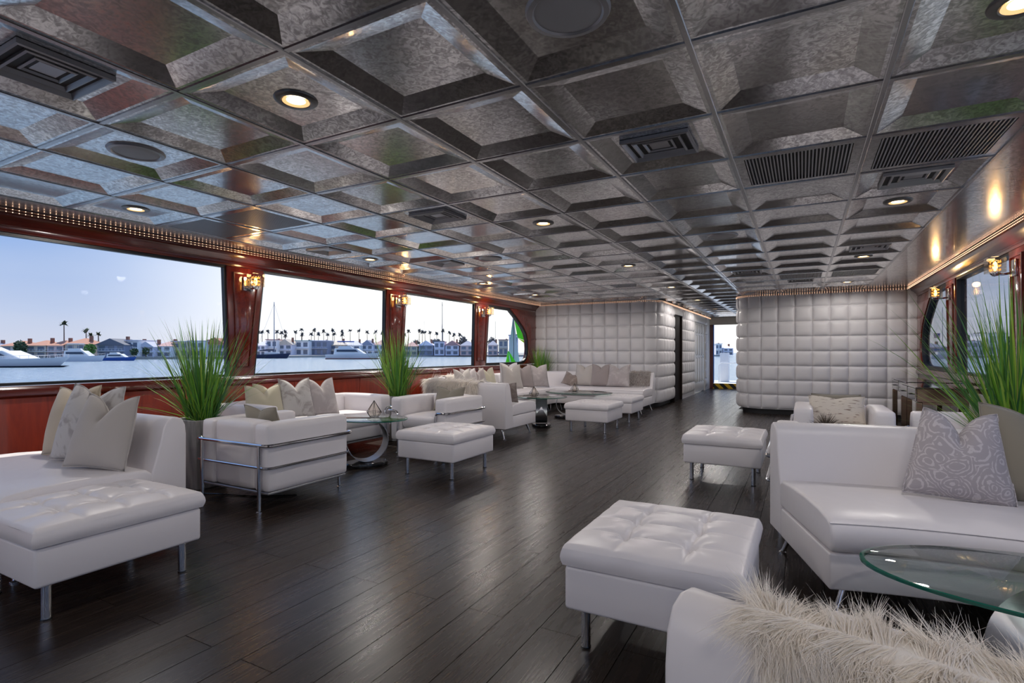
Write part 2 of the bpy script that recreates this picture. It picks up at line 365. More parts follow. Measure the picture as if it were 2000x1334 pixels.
# floor
fl = struct('floor', MB().bx(-5.3, 1.8, YB, 17.0, -0.08, -0.006), M['subfloor'], smooth=0)
PW, PL = 0.166, 1.40
def plank_mesh(w, l):
    b = MB(); g = 0.0006; c = 0.0010; x, y = w/2-g, l/2-g
    b.add([(-x, -y, -0.006), (x, -y, -0.006), (x, y, -0.006), (-x, y, -0.006), (-x+c, -y+c, 0), (x-c, -y+c, 0), (x-c, y-c, 0), (-x+c, y-c, 0)],
          [(4, 5, 6, 7), (0, 1, 5, 4), (1, 2, 6, 5), (2, 3, 7, 6), (3, 0, 4, 7)])
    return b
pm = {}; cells = []
nrow = int((XR-XL)/PW)+2
for i in range(nrow):
    x = -1.904 + PW/2 + PW*(i-20)
    if x < XL-0.1 or x > XR+0.15: continue
    y = 1.905 + (0.70 if i % 2 else 0.0) - PL*6
    while y < 17.0:
        a, b_ = max(y, YB), min(y+PL, 17.0)
        if b_-a > 0.05 and (b_ < 10.6 or -2.5 < x < -1.0 or a < 10.6): cells.append((x, (a+b_)/2, b_-a))
        y += PL
def vis(c):
    d = FW.x*c[0]+FW.y*c[1]; r = RT.x*c[0]+RT.y*c[1]
    return d > 0.9 and abs(r) < d*1.02
cells.sort(key=lambda c: (not vis(c), math.hypot(c[0], c[1])))
rest = MB()
for k_, (x, y, l) in enumerate(cells):
    if k_ < 300:
        key = round(l, 3)
        if key not in pm: pm[key] = plank_mesh(PW, l).mesh('plank', M['plank'], smooth=0, fix=False)
        link('plank', pm[key], fl, (x, y, 0))
    else:
        q = plank_mesh(PW, l); rest.add([(a+x, b+y, c) for a, b, c in q.v], q.f)
o = rest.build('plank', M['plank'], fl, smooth=0, fix=False); o['kind'] = 'stuff'

# ceiling: backing slab, then one coffered metal tile per grid cell
ce = struct('ceiling', MB().bx(-5.14, 1.66, YB, 17.2, 2.19, 2.25), M['dark'], smooth=0)
TX, TY, GX, GY = 0.61, 0.606, -0.943, 1.235
def tile_mesh():
    b = MB(); rings = []
    for ox, z in ((0.0, 0), (0.022, 0), (0.108, 0.028)):
        hx, hy = TX/2-0.004-ox, TY/2-0.004-ox
        rings.append([(-hx, -hy, z), (hx, -hy, z), (hx, hy, z), (-hx, hy, z)])
    vs = [p for r in rings for p in r]; fs = []
    for i in range(len(rings)-1):
        for j in range(4): fs.append((i*4+j, i*4+(j+1) % 4, (i+1)*4+(j+1) % 4, (i+1)*4+j)[::-1])
    q = (len(rings)-1)*4; fs.append((q+3, q+2, q+1, q)); return b.add(vs, fs)
TM = tile_mesh().mesh('ceiling_tile', M['tile'], smooth=0, fix=False)
def cell(i, j): return (GX+TX*(i+0.5), GY+TY*(j+0.5))
grilles = [(1, 3), (2, 3), (-6, 2), (-5, 2), (1, 11), (2, 11), (-6, 10), (-5, 10)]
JMIN, JMAX = -8, 14
tile_cells = [(i, j) for i in range(-6, 3) for j in range(JMIN, JMAX+1)] + [(i, j) for i in (-3, -2, -1) for j in range(JMAX+1, 26)]
tile_cells.sort(key=lambda c: math.hypot(*cell(*c)) if cell(*c)[1] > 0.2 else 99)
far_t = MB()
for k_, (i, j) in enumerate(tile_cells):
    if (i, j) in grilles: continue
    x, y = cell(i, j)
    if k_ < 290: link('ceiling_tile', TM, ce, (x, y, CEIL), (0, 0, 0))
def rails(b, x0, x1, y0, y1):
    return b.bx(x0, x1, y0, y1, CEIL-0.006, CEIL+0.006)
for i in range(-6, 4):
    x = GX+TX*i; y1 = 17.0 if i in (-2, -1) else YE+0.1
    rails(MB(), x-0.011, x+0.011, YB, y1).build('grid_rail', M['rail'], ce, bevel=(0.003, 1), smooth=30)
for j in range(JMIN, 26):
    y = GY+TY*j; x0, x1 = (GX-6*TX, GX+3*TX) if y < YE else (-2.5, -1.0)
    MB().bx(x0, x1, y-0.010, y+0.010, CEIL-0.004, CEIL+0.006).build('grid_rail', M['rail'], ce, smooth=0)
for (x0, x1) in ((-5.0, GX-6*TX-0.011), (GX+3*TX+0.011, 1.47)):
    y = YB
    while y < YE:
        y1 = min(y+TX*1.0, YE+0.1); MB().bx(x0, x1, y+0.002, y1-0.002, CEIL-0.002, CEIL+0.01).build('margin_panel', M['strip'], ce, smooth=0); y = y1
for (x0, x1) in ((-2.5, GX-TX*2), ):
    pass

# ---- side walls
PIL_L = [(-4.12, -3.70, -4.08, -3.82), (-1.35, -0.93, -1.31, -1.05), (3.34, 3.76, 3.38, 3.64), (5.68, 6.10, 5.66, 6.01), (7.97, 8.41, 7.93, 8.29)]
PIL_R = [(-4.12, -3.70, -4.08, -3.82), (-1.35, -0.93, -1.31, -1.05), (1.0, 1.42, 1.04, 1.30), (3.34, 3.76, 3.38, 3.64), (5.68, 6.10, 5.66, 6.01), (7.97, 8.41, 7.93, 8.29)]
ZS, ZT = 0.835, 1.945
def side_wall(name, X, s, pil, lowm, winstart):
    """X wall plane, s = direction of the room from it"""
    w = struct(name, loc=(X, 0, 0))
    o_ = X
    def lx(d): return s*d
    def bxs(b, d0, d1, y0, y1, z0, z1):
        a, c = sorted((lx(d0), lx(d1))); return b.bx(a, c, y0, y1, z0, z1)
    # lower boards, each a panel with a joint
    y = YB; k = 0
    while y < YE:
        y1 = min(y+1.02, YE)
        bxs(MB(), -0.12, 0.0, y+0.003, y1-0.003, 0.0, 0.745).build('wainscot_panel', lowm, w, bevel=(0.003, 1)); y = y1
    bxs(MB(), -0.13, -0.01, YB, YE, 0.0, 0.74).build('wall_core', M['darkwood'], w, smooth=0)
    rl = MB(); rl.sweep([(-0.12, 0.745), (0.012, 0.745), (0.03, 0.76), (0.03, 0.80), (0.018, 0.815), (0.010, ZS-0.004), (-0.12, ZS-0.004)], [((0, YB), (s, 0)), ((0, YE), (s, 0))])
    rl.build('sill_rail', M['mahog2'], w, smooth=40)
    cr = MB(); cr.sweep([(-0.12, ZT+0.002), (0.012, ZT+0.002), (0.022, ZT+0.02), (0.022, 1.985), (0.04, 1.995), (0.058, 2.02), (0.085, 2.036), (0.10, 2.065), (0.105, 2.085), (0.118, 2.09), (0.118, CEIL-0.003), (-0.12, CEIL-0.003)], [((0, YB), (s, 0)), ((0, YE-0.02), (s, 0))])
    cr.build('crown_moulding', M['mahog2'], w, smooth=40)
    for (a, b, c, d) in pil:
        p = MB(); p.prism([(a, ZT), (b, ZT), (d, ZS), (c, ZS)], 'x', lx(-0.055 if s > 0 else -0.10), lx(0.012)); po = p.build('pillar', M['mahog'], w, bevel=(0.006, 2))
        m_ = 0.075; zt, zb = ZT-0.07, ZS+0.10
        def edge(z): t = (z-ZS)/(ZT-ZS); return c+(a-c)*t, d+(b-d)*t
        (ta, tb), (ba, bb) = edge(zt), edge(zb)
        q = MB(); q.prism([(ta+m_, zt), (tb-m_, zt), (bb-m_, zb), (ba+m_, zb)], 'x', lx(0.010), lx(0.020)); q.build('inset_panel', M['burl'], po, bevel=(0.004, 2))
        fr = MB(); R = [(ta+m_, zt), (tb-m_, zt), (bb-m_, zb), (ba+m_, zb)]; g = 0.014
        Ro = [(ta+m_-g, zt+g), (tb-m_+g, zt+g), (bb-m_+g, zb-g), (ba+m_-g, zb-g)]
        for i in range(4):
            j = (i+1) % 4; fr.prism([Ro[i], Ro[j], R[j], R[i]], 'x', lx(0.010), lx(0.028))
        fr.build('inset_moulding', M['mahog2'], po, smooth=0)
    return w, lx
WL, lxL = side_wall('wall_left', XL, 1, PIL_L, M['redpanel'], 0)
WR, lxR = side_wall('wall_right', XR, -1, PIL_R, M['darkwood'], 0)
def end_piece(w, lx):
    # far corner: window with a slanted top corner and a round lower corner
    out = [(8.41, ZT), (9.22, ZT), (9.52, 1.78), (9.80, 1.60), (9.95, 1.47), (10.02, 1.33), (10.04, 1.15), (10.02, 1.02), (9.95, 0.92), (9.85, 0.865), (9.70, ZS)]
    wood_ = [(9.22, ZT), (10.44, ZT), (10.44, ZS), (9.70, ZS)] + out[1:-1][::-1][:-0 or None]
    poly = [(9.22, ZT), (YE, ZT), (YE, ZS), (9.70, ZS)] + [out[i] for i in range(9, 1, -1)]
    MB().prism(poly, 'x', lx(-0.10), lx(0.012)).build('corner_panel', M['mahog'], w, bevel=(0.006, 2))
    return out
outL = end_piece(WL, lxL); outR = end_piece(WR, lxR)
def ring(b, poly, g, lx, d0, d1):
    """a gasket strip of width g inside the polygon"""
    n = len(poly); cx = sum(p[0] for p in poly)/n; cz = sum(p[1] for p in poly)/n; inn = []
    for i in range(n):
        p0, p1, p2 = Vector(poly[i-1]), Vector(poly[i]), Vector(poly[(i+1) % n])
        def nn(u): 
            q = Vector((-u.y, u.x)).normalized(); return q if q.dot(Vector((cx, cz))-p1) > 0 else -q
        n1, n2 = nn(p1-p0), nn(p2-p1); bis = (n1+n2).normalized(); inn.append(p1+bis*(g/max(0.4, bis.dot(n1))))
    for i in range(n):
        j = (i+1) % n; b.prism([poly[i], poly[j], tuple(inn[j]), tuple(inn[i])], 'x', lx(d0), lx(d1))
    return [tuple(p) for p in inn]
def windows(w, lx, X, pil, out, names, gd):
    n = 0
    edges = [(pil[i][1], pil[i][3], pil[i+1][0], pil[i+1][2]) for i in range(len(pil)-1)]
    polys = [[(a, ZT), (c, ZT), (d, ZS), (b, ZS)] for a, b, c, d in edges]
    out2 = list(out); polys.append(out2 + [(8.29, ZS)])
    for i, p in enumerate(polys):
        o = struct('%s_%d' % ('window', names+i), loc=(X, 0, 0))
        g = MB(); inn = ring(g, p, 0.022 if i < len(polys)-1 else 0.05, lx, -gd, -0.002); g.build('gasket', M['gasket'], o, smooth=0)
        q = MB(); q.prism(inn, 'x', lx(-0.045), lx(-0.037)); q.build('pane', M['pane'], o, smooth=0)
windows(WL, lxL, XL, PIL_L, outL, 1, 0.05); windows(WR, lxR, XR, PIL_R, outR, 7, 0.09)

# aft wall behind the viewer, with a wide glazed opening
wb = struct('wall_aft', loc=(0, YB, 0))
for (a, b, c, d) in ((-5.17, -3.6, 0, CEIL), (0.2, 1.69, 0, CEIL), (-3.6, 0.2, 2.0, CEIL)):
    MB().bx(a, b, -0.12, 0, c, d).build('wall_board', M['mahog'], wb, smooth=0)
o = struct('door_2', loc=(0, YB, 0)); MB().bx(-3.6, 0.2, -0.07, -0.06, 0.0, 2.0).build('pane', M['pane'], o, smooth=0)
for x in (-3.56, -2.35, -1.1, 0.16): MB().bx(x-0.04, x+0.04, -0.1, -0.02, 0, 2.0).build('stile', M['mahog'], o, bevel=(0.004, 1))

# ---- padded end walls
def pathpts(kind):
    """list of (s, point, outward normal) sampler for the padded walls"""
    segs = []
    if kind == 'L':  segs = [('l', (-5.08, 10.4), (-2.85, 10.4)), ('a', (-2.85, 10.8), 0.40, -PI/2, 0), ('l', (-2.45, 10.8), (-2.45, 17.0))]
    else:            segs = [('l', (-1.05, 17.0), (-1.05, 10.80)), ('a', (-0.60, 10.80), 0.45, PI, PI*1.5), ('l', (-0.60, 10.35), (1.70, 10.35))]
    return segs
def evalp(segs, s):
    for g in segs:
        if g[0] == 'l':
            a, b = Vector(g[1]), Vector(g[2]); L = (b-a).length
            if s <= L or g is segs[-1]:
                d = (b-a).normalized(); return a+d*s, Vector((d.y, -d.x))
        else:
            _, c, r, t0, t1 = g; L = r*abs(t1-t0)
            if s <= L:
                t = t0+(t1-t0)*s/L; n = Vector((math.cos(t), math.sin(t))); return Vector(c)+n*r, n
        s -= L
ZROW = [0.09+0.2525*k for k in range(9)]
def padmesh(segs, s0, s1, z0, z1, name, parent, under=False):
    n = 8; base, nb = evalp(segs, (s0+s1)/2)
    def samp(t): t = t*2-1; return (math.copysign(1-(1-abs(t))**1.7, t)+1)/2
    def fn(u, v):
        uu, vv = samp(u), samp(v); p, nn = evalp(segs, s0+(s1-s0)*uu); a, b = uu*2-1, vv*2-1
        hgt = 0.040*((1-abs(a)**5)*(1-abs(b)**5))**0.6 + 0.004*(1-a*a)*(1-b*b)
        zz = z0+(z1-z0)*vv
        if under and b < -0.2: hgt -= 0.012*((-0.2-b)/0.8)**2
        return (p.x+nn.x*hgt-base.x, p.y+nn.y*hgt-base.y, zz-z0)
    b = MB().grid(fn, n, n); return b.mesh(name, M['pad'], smooth=180, fix=False), base
flatcache = {}
def padded(wall, segs, cols, flats, zmax=9):
    for (s0, s1) in cols:
        p0, n0 = evalp(segs, s0+1e-4); p1, n1 = evalp(segs, s1-1e-4); isflat = (n0-n1).length < 1e-3
        for r in range(8):
            key = (round(n0.x, 2), round(n0.y, 2), round(s1-s0, 3), r == 0)
            if isflat and key in flatcache:
                me = flatcache[key]; base, _ = evalp(segs, (s0+s1)/2)
            else:
                me, base = padmesh(segs, s0, s1, ZROW[r], ZROW[r+1], 'padded_panel', wall, r == 0)
                if isflat: flatcache[key] = me
            link('padded_panel', me, wall, (base.x, base.y, ZROW[r]))
def backing(wall, segs, s0, s1, m, inset, z0, z1, nm):
    fr = []; N_ = 48
    for i in range(N_+1):
        p, n = evalp(segs, s0+(s1-s0)*i/N_); fr.append(((p.x, p.y), (-n.x, -n.y)))
    MB().sweep([(inset, z0), (inset, z1), (inset+0.09, z1), (inset+0.09, z0)], fr).build(nm, m, wall, smooth=40)
SL, SR = pathpts('L'), pathpts('R')
wl = struct('wall_back_left')
flatL = 2.23; arcL = 0.40*PI/2; cornL = flatL+arcL; sDoor1 = cornL+(11.85-10.8)
cols = []; s = -5.08
x = -5.08
while x < -2.87: cols.append((x+5.08, min(x+0.2624, -2.72)+5.08)); x += 0.2624
cols = [(0.2624*k, 0.2624*(k+1)) for k in range(9)]
s = cols[-1][1]; k = 5; stp = (sDoor1-s)/6
for q in range(6): cols.append((s+stp*q, s+stp*(q+1)))
padded(wl, SL, cols, None)
off = cornL-10.8                                                 # s = y + off along the corridor side
c2 = [(12.69+off+0.263*q, 12.69+off+0.263*(q+1)) for q in range(6)]; padded(wl, SL, c2, None)
padded(wl, SL, [(15.97+off, 16.34+off)], None)
backing(wl, SL, 0, sDoor1, M['pad'], 0.0, 0.09, CEIL-0.002, 'padded_wall_core'); backing(wl, SL, 0, sDoor1, M['dark'], 0.07, 0.0, 0.09, 'plinth')
backing(wl, SL, 12.69+off, 14.27+off, M['pad'], 0.0, 0.0, CEIL-0.002, 'padded_wall_core'); backing(wl, SL, 15.97+off, 16.999+off, M['white'], 0.0, 0.0, CEIL-0.002, 'wall_return')
wr = struct('wall_back_right')
arcR = 0.45*PI/2; sC = 6.2
sEnd = sC+arcR+2.30                                              # x=1.70
cols = []
xl = [-0.64+0.26*q for q in range(10)]
for a, b in zip(xl[:-1], xl[1:]): cols.append((sC+arcR+a+0.60, sC+arcR+b+0.60))
s0 = cols[0][0]; 
for q in range(6): cols.append((s0-0.235*(q+1), s0-0.235*q))
padded(wr, SR, [c for c in cols if c[0] > 0], None)
backing(wr, SR, sC-1.0, sEnd, M['pad'], 0.0, 0.09, CEIL-0.002, 'padded_wall_core'); backing(wr, SR, sC-1.0, sEnd, M['dark'], 0.07, 0.0, 0.09, 'plinth')
backing(wr, SR, 0.001, sC-1.0, M['white'], 0.0, 0.0, CEIL-0.002, 'corridor_lining')

# corridor doors
d3 = struct('door_3', loc=(-2.45, 0, 0))                          # dark open doorway
MB().bx(-0.30, -0.02, 11.86, 12.68, 0, 1.90).build('dark_leaf', M['blackwood'], d3, smooth=0)
for y in (11.875, 12.665): MB().bx(-0.10, 0.02, y-0.02, y+0.02, 0, 1.90).build('jamb', M['blackwood'], d3, bevel=(0.003, 1))
for z in (0.35, 0.75, 1.15, 1.6): MB().bx(-0.02, -0.008, 11.92, 11.97, z, z+0.07).build('hinge', M['chrome'], d3, bevel=(0.003, 1))
MB().bx(-0.10, 0.035, 11.85, 12.69, 1.90, CEIL-0.002).build('door_header', M['white'], d3, bevel=(0.012, 2))
d4 = struct('door_4', loc=(-2.45, 0, 0))                          # white panelled door
MB().bx(-0.06, -0.005, 14.31, 15.93, 0.02, 1.86).build('door_leaf', M['white'], d4, smooth=0)
for c in range(4):
    y0 = 14.42+c*0.37
    for (z0, z1) in ((0.30, 0.92), (1.02, 1.52), (1.60, 1.80)):
        MB().bx(-0.006, 0.010, y0, y0+0.27, z0, z1).build('door_panel', M['white'], d4, bevel=(0.008, 2))
        fr = MB(); a, b = y0-0.025, y0+0.295
        for q in ((a, y0-0.008), (y0+0.278, b)): fr.bx(-0.006, -0.002, q[0], q[1], z0-0.02, z1+0.02)
        fr.build('panel_shade_strip', M['dark'], d4, smooth=0)  # dark strips stand in for the shade beside each raised panel
MB().bx(-0.005, 0.012, 15.62, 15.78, 0.93, 0.99).build('door_handle', M['chrome'], d4, bevel=(0.006, 2))
MB().bx(-0.06, 0.03, 14.27, 15.97, 1.87, CEIL-0.002).build('door_header', M['white'], d4, bevel=(0.012, 2))
for y in (14.29, 15.95): MB().bx(-0.06, 0.015, y-0.02, y+0.02, 0, 1.87).build('jamb', M['white'], d4, bevel=(0.004, 1))
# end door with glass, header, brown jamb
d1 = struct('door_1', loc=(-1.75, 17.0, 0))
MB().bx(-0.80, 0.80, 0.0, 0.12, 1.90, 2.19).build('door_header', M['cream'], d1, smooth=0)
for x in (-0.66, 0.66): MB().bx(x-0.05, x+0.05, -0.02, 0.10, 0.0, 1.90).build('jamb', M['mahog'], d1, bevel=(0.004, 1))
MB().bx(-0.61, -0.59, -0.01, 0.06, 0.16, 1.90).build('blue_edge', paint(0.05, 0.22, 0.70), d1, smooth=0)
MB().bx(-0.60, 0.60, 0.04, 0.048, 0.15, 1.90).build('pane', M['pane'], d1, smooth=0)
hz = MB().bx(-0.61, 0.61, -0.02, 0.04, 0.0, 0.15).build('hazard_board', M['hazard'], None, smooth=0, loc=(-1.75, 17.0, 0))
tag(hz, 'yellow and black striped board across the foot of the far glass door', 'threshold')

# unseen side decks added below the sills to bounce sunlight into the room
for nm, x0, x1, xo in (('bounce_deck_4', -6.35, -5.20, -6.40), ('bounce_deck_5', 1.72, 2.87, 2.92)):
    sd = struct(nm, MB().bx(x0, x1, YB-2, 17.0, 0.02, 0.12), paint(0.66, 0.66, 0.65), smooth=0)
    MB().bx(xo-0.05, xo+0.05, YB-2, 17.0, 0.02, 0.66).build('bounce_bulwark', paint(0.66, 0.66, 0.65), sd, smooth=0)
# deck and rails beyond the door
dk = struct('trim_1', MB().bx(-4.2, 0.8, 17.12, 22, -0.12, 0.0), paint(0.75, 0.74, 0.72), smooth=0)
for x0 in (-2.65, -1.72):
    q = MB(); q.tube([(x0, 20.5, 0), (x0, 20.5, 0.62), (x0+0.08, 20.5, 0.7), (x0+0.72, 20.5, 0.7), (x0+0.8, 20.5, 0.62), (x0+0.8, 20.5, 0)], 0.022, 8)
    tag(q.build('deck_rail', M['white'], None, loc=(0, 0, 0)), 'white tubular rail on the bow deck, %s one through the far door' % ('left' if x0 < -2 else 'right'), 'rail')
pl = MB().bx(-2.66, -2.36, 20.8, 21.1, 0, 1.05).build('deck_locker', M['white'], None, bevel=(0.02, 2)); tag(pl, 'tall white locker outside the far glass door', 'locker')

# ------------------------------------------------------------------ led ropes
def led(name, pts, label, step=0.036, rows=2, nrm=None):
    r = thing(name, label, 'light strip', pts[0][0])
    base = Vector(pts[0][0]); tp = MB(); bl = MB()
    P = [Vector(p)-base for p, _ in pts]; ND = [Vector(n) for _, n in pts]
    for z in ((0, 0.020) if rows == 2 else (0,)): tp.tube([p+Vector((0, 0, -z)) for p in P], 0.0055, 6)
    tp.build('led_tape', M['ledtape'], r)
    acc = 0.0
    for i in range(len(P)-1):
        a, b = P[i], P[i+1]; L = (b-a).length; s = acc
        while s < L:
            c = a+(b-a)*(s/L)+ND[i]*0.006
            for z in ((0, 0.020) if rows == 2 else (0,)):
                q = c+Vector((0, 0, -z)); e = 0.0036
                bl.add([q+Vector(d) for d in ((e, 0, 0), (-e, 0, 0), (0, e, 0), (0, -e, 0), (0, 0, e), (0, 0, -e))],
                       [(0, 2, 4), (2, 1, 4), (1, 3, 4), (3, 0, 4), (2, 0, 5), (1, 2, 5), (3, 1, 5), (0, 3, 5)])
            s += step
        acc = s-L
    o = bl.build('led_bulb', M['led'], r, smooth=0, fix=False); o['kind'] = 'stuff'
led('led_rope', [((-4.925, y, 2.092), (1, 0, -0.3)) for y in (0.0, 10.35)], 'rope of tiny warm lights along the crown above the left windows')
led('led_rope', [((1.445, y, 2.092), (-1, 0, -0.3)) for y in (0.5, 10.28)], 'rope of tiny warm lights along the crown above the right windows')
def wall_led(segs, s0, s1, label):
    pts = []
    for i in range(61):
        p, n = evalp(segs, s0+(s1-s0)*i/60); pts.append(((p.x+n.x*0.035, p.y+n.y*0.035, 2.088), (n.x, n.y, 0)))
    led('led_rope', pts, label)
wall_led(SL, 0.16, 16.9+off, 'rope of tiny warm lights over the left padded wall and corridor')
wall_led(SR, sC-0.3, sEnd-0.25, 'rope of tiny warm lights over the right padded wall')

# ------------------------------------------------------------------ ceiling fixtures
ZP = CEIL+0.028
def downlight(i, j, label, first=[None]):
    x, y = cell(i, j)
    if first[0] is None:
        t = thing('downlight', label, 'ceiling light', (x, y, ZP), 0, 'recessed downlights')
        MB().lathe([(0.052, -0.004), (0.060, -0.010), (0.078, -0.010), (0.086, -0.005), (0.088, 0.0)], 32, cap=False).build('trim_ring', M['trimring'], t)
        MB().lathe([(0.054, -0.0095), (0.046, -0.0065), (0.038, -0.0045)], 32, cap=False).build('lens_rim', M['reflector'], t)  # gold reflector ring, the bulb's glow on it is emission
        MB().lathe([(0.0, -0.0060), (0.025, -0.0056), (0.038, -0.0045)], 24, cap=False).build('bulb', M['bulb'], t)
        first[0] = t
    else: t = dup(first[0], (x, y, ZP), 0, label)
    ld = bpy.data.lights.new('downlight_lamp', 'SPOT'); ld.energy = LAMP_W; ld.spot_size = math.radians(176); ld.spot_blend = 0.25; ld.shadow_soft_size = 0.05; ld.color = (1.0, 0.935, 0.885)
    lo = bpy.data.objects.new('downlight_lamp', ld); COL.objects.link(lo); lo.location = (0, 0, -0.020); lo.parent = t
DL = [(-2, 0, 'round downlight in the big tile at upper left, nearest the viewer of the lit ones'),
      (-6, 1, 'round downlight beside the left crown, above the near left window'),
      (2, 1, 'large round downlight cut by the top right corner of the picture'),
      (2, 5, 'round downlight near the right wall, just past the square vent'),
      (-2, 4, 'round downlight in the middle of the ceiling, right of the square vent'),
      (-6, 5, 'round downlight close to the left crown above the second window'),
      (-2, 8, 'round downlight in the ceiling in front of the left padded wall'),
      (2, 9, 'small round downlight near the right wall before the far grilles'),
      (-6, 12, 'small round downlight in the far left corner of the ceiling'),
      (2, 13, 'small round downlight closest to the right padded wall'),
      (-6, 9, 'round downlight near the left crown above the third window'),
      (-2, 12, 'round downlight at the mouth of the corridor'),
      (-2, 16, 'downlight inside the corridor ceiling, nearer one'), (-2, 20, 'downlight inside the corridor ceiling, by the far door')]
for q in DL: downlight(*q)
for q in [(2, -3, 'near right'), (-2, -4, 'near middle'), (-6, -3, 'near left'), (2, -7, 'far right'), (-2, -8, 'far middle'), (-6, -7, 'far left')]: downlight(q[0], q[1], 'round downlight in the ceiling behind the viewer, %s one of six' % q[2])
def vent(i, j, label, first=[None]):
    x, y = cell(i, j)
    if first[0] is None:
        t = thing('air_vent', label, 'vent', (x, y, ZP), 0, 'square ceiling vents')
        b = MB(); 
        for k_ in range(3):
            o_, w_, z0 = 0.165-0.046*k_, 0.024, -0.020+0.006*k_
            V = []
            for r, z in ((o_, z0+0.018), (o_, z0), (o_-w_*0.35, z0-0.003), (o_-w_, z0+0.020)): V += [(-r, -r*0.9, z), (r, -r*0.9, z), (r, r*0.9, z), (-r, r*0.9, z)]
            F_ = [(a*4+c, a*4+(c+1) % 4, (a+1)*4+(c+1) % 4, (a+1)*4+c) for a in range(3) for c in range(4)]
            if k_ == 0: frame = MB().add(V, F_)
            else: MB().add(V, F_).build('louvre', M['vent'], t, smooth=0, fix=False)
        frame.build('vent_frame', M['vent'], t, smooth=0, fix=False)
        MB().bx(-0.05, 0.05, -0.045, 0.045, -0.004, 0.006).build('vent_core', M['vent'], t, bevel=(0.01, 1))
        MB().bx(-0.15, 0.15, -0.135, 0.135, -0.003, -0.0005).build('duct_void', M['dark'], t, smooth=0)
        first[0] = t; return
    dup(first[0], (x, y, ZP), 0, label)
for q in [(-3, -1, 'large square air vent at the upper left edge of the picture'), (0, 2, 'square air vent right of centre, near the top'),
          (2, 4, 'square air vent near the right wall behind the wide grille'), (-3, 3, 'square air vent over the middle of the room, left of a downlight'),
          (-6, 4, 'square air vent near the left crown above the second window'), (-5, 6, 'square air vent left of the round speaker, above the third window'),
          (2, 8, 'square air vent near the right wall, before a small downlight'), (0, 10, 'square air vent before the right corridor corner'),
          (1, 12, 'square air vent between the far grilles and the right padded wall'), (-3, 11, 'square air vent above the ottomans by the left padded wall'),
          (-5, 12, 'square air vent at the left of the far padded wall'), (-6, 11, 'square air vent in the far left corner over the last window')]: vent(*q)
def spk(i, j, label, first=[None]):
    x, y = cell(i, j)
    if first[0] is None:
        t = thing('ceiling_speaker', label, 'speaker', (x, y, ZP), 0, 'round ceiling speakers')
        MB().lathe([(0.104, -0.006), (0.110, -0.012), (0.126, -0.010), (0.132, 0.0)], 40, cap=False).build('speaker_rim', M['vent'], t)
        MB().lathe([(0.0, -0.010), (0.06, -0.0095), (0.095, -0.008), (0.106, -0.005)], 40, cap=False).build('speaker_grille', M['speaker'], t)
        first[0] = t; return
    dup(first[0], (x, y, ZP), 0, label)
for q in [(0, 0, 'large round speaker at the top centre of the picture'), (-4, 0, 'round speaker in the ceiling at left, above the first window'),
          (0, 6, 'round speaker in the bright tiles right of centre'), (-4, 6, 'round speaker over the third left window'),
          (-4, 12, 'round speaker just before the left padded wall'), (0, 12, 'round speaker just before the right padded wall')]: spk(*q)
def grille(i, j, label, first=[None]):
    x, y = cell(i, j)
    if first[0] is None:
        t = thing('air_grille', label, 'vent', (x, y, CEIL), 0, 'flat slotted ceiling grilles')
        hx, hy = TX/2-0.006, TY/2-0.006; b = MB()
        for q in ((-hx, hx, -hy, -hy+0.05), (-hx, hx, hy-0.05, hy), (-hx, -hx+0.05, -hy+0.05, hy-0.05), (hx-0.05, hx, -hy+0.05, hy-0.05)): b.bx(*q, 0.0, 0.012)
        b.build('grille_frame', M['tile'], t, smooth=0)
        MB().bx(-hx+0.05, hx-0.05, -hy+0.05, hy-0.05, 0.016, 0.02).build('duct_void', M['dark'], t, smooth=0)
        sl_ = MB().bx(-0.0035, 0.0035, -hy+0.05, hy-0.05, 0.001, 0.014).mesh('slat', M['vent'], smooth=0)
        n = 30
        for k_ in range(n): link('slat', sl_, t, (-hx+0.058+(2*hx-0.116)*k_/(n-1), 0, 0))
        first[0] = t; return
    dup(first[0], (x, y, CEIL), 0, label)
for q in [(1, 3, 'flat slotted grille in the ceiling right of centre'), (2, 3, 'flat slotted grille at upper right, next to the right margin strip'),
          (-6, 2, 'flat slotted grille by the left crown, left of the pair above the pillar'), (-5, 2, 'flat slotted grille above the first pillar, right of the pair'),
          (1, 11, 'far flat slotted grille before the right padded wall, left of the pair'), (2, 11, 'far flat slotted grille before the right padded wall, right of the pair'),
          (-6, 10, 'far flat slotted grille beside the left crown, outer of the pair'), (-5, 10, 'far flat slotted grille near the left crown, inner of the pair')]: grille(*q)

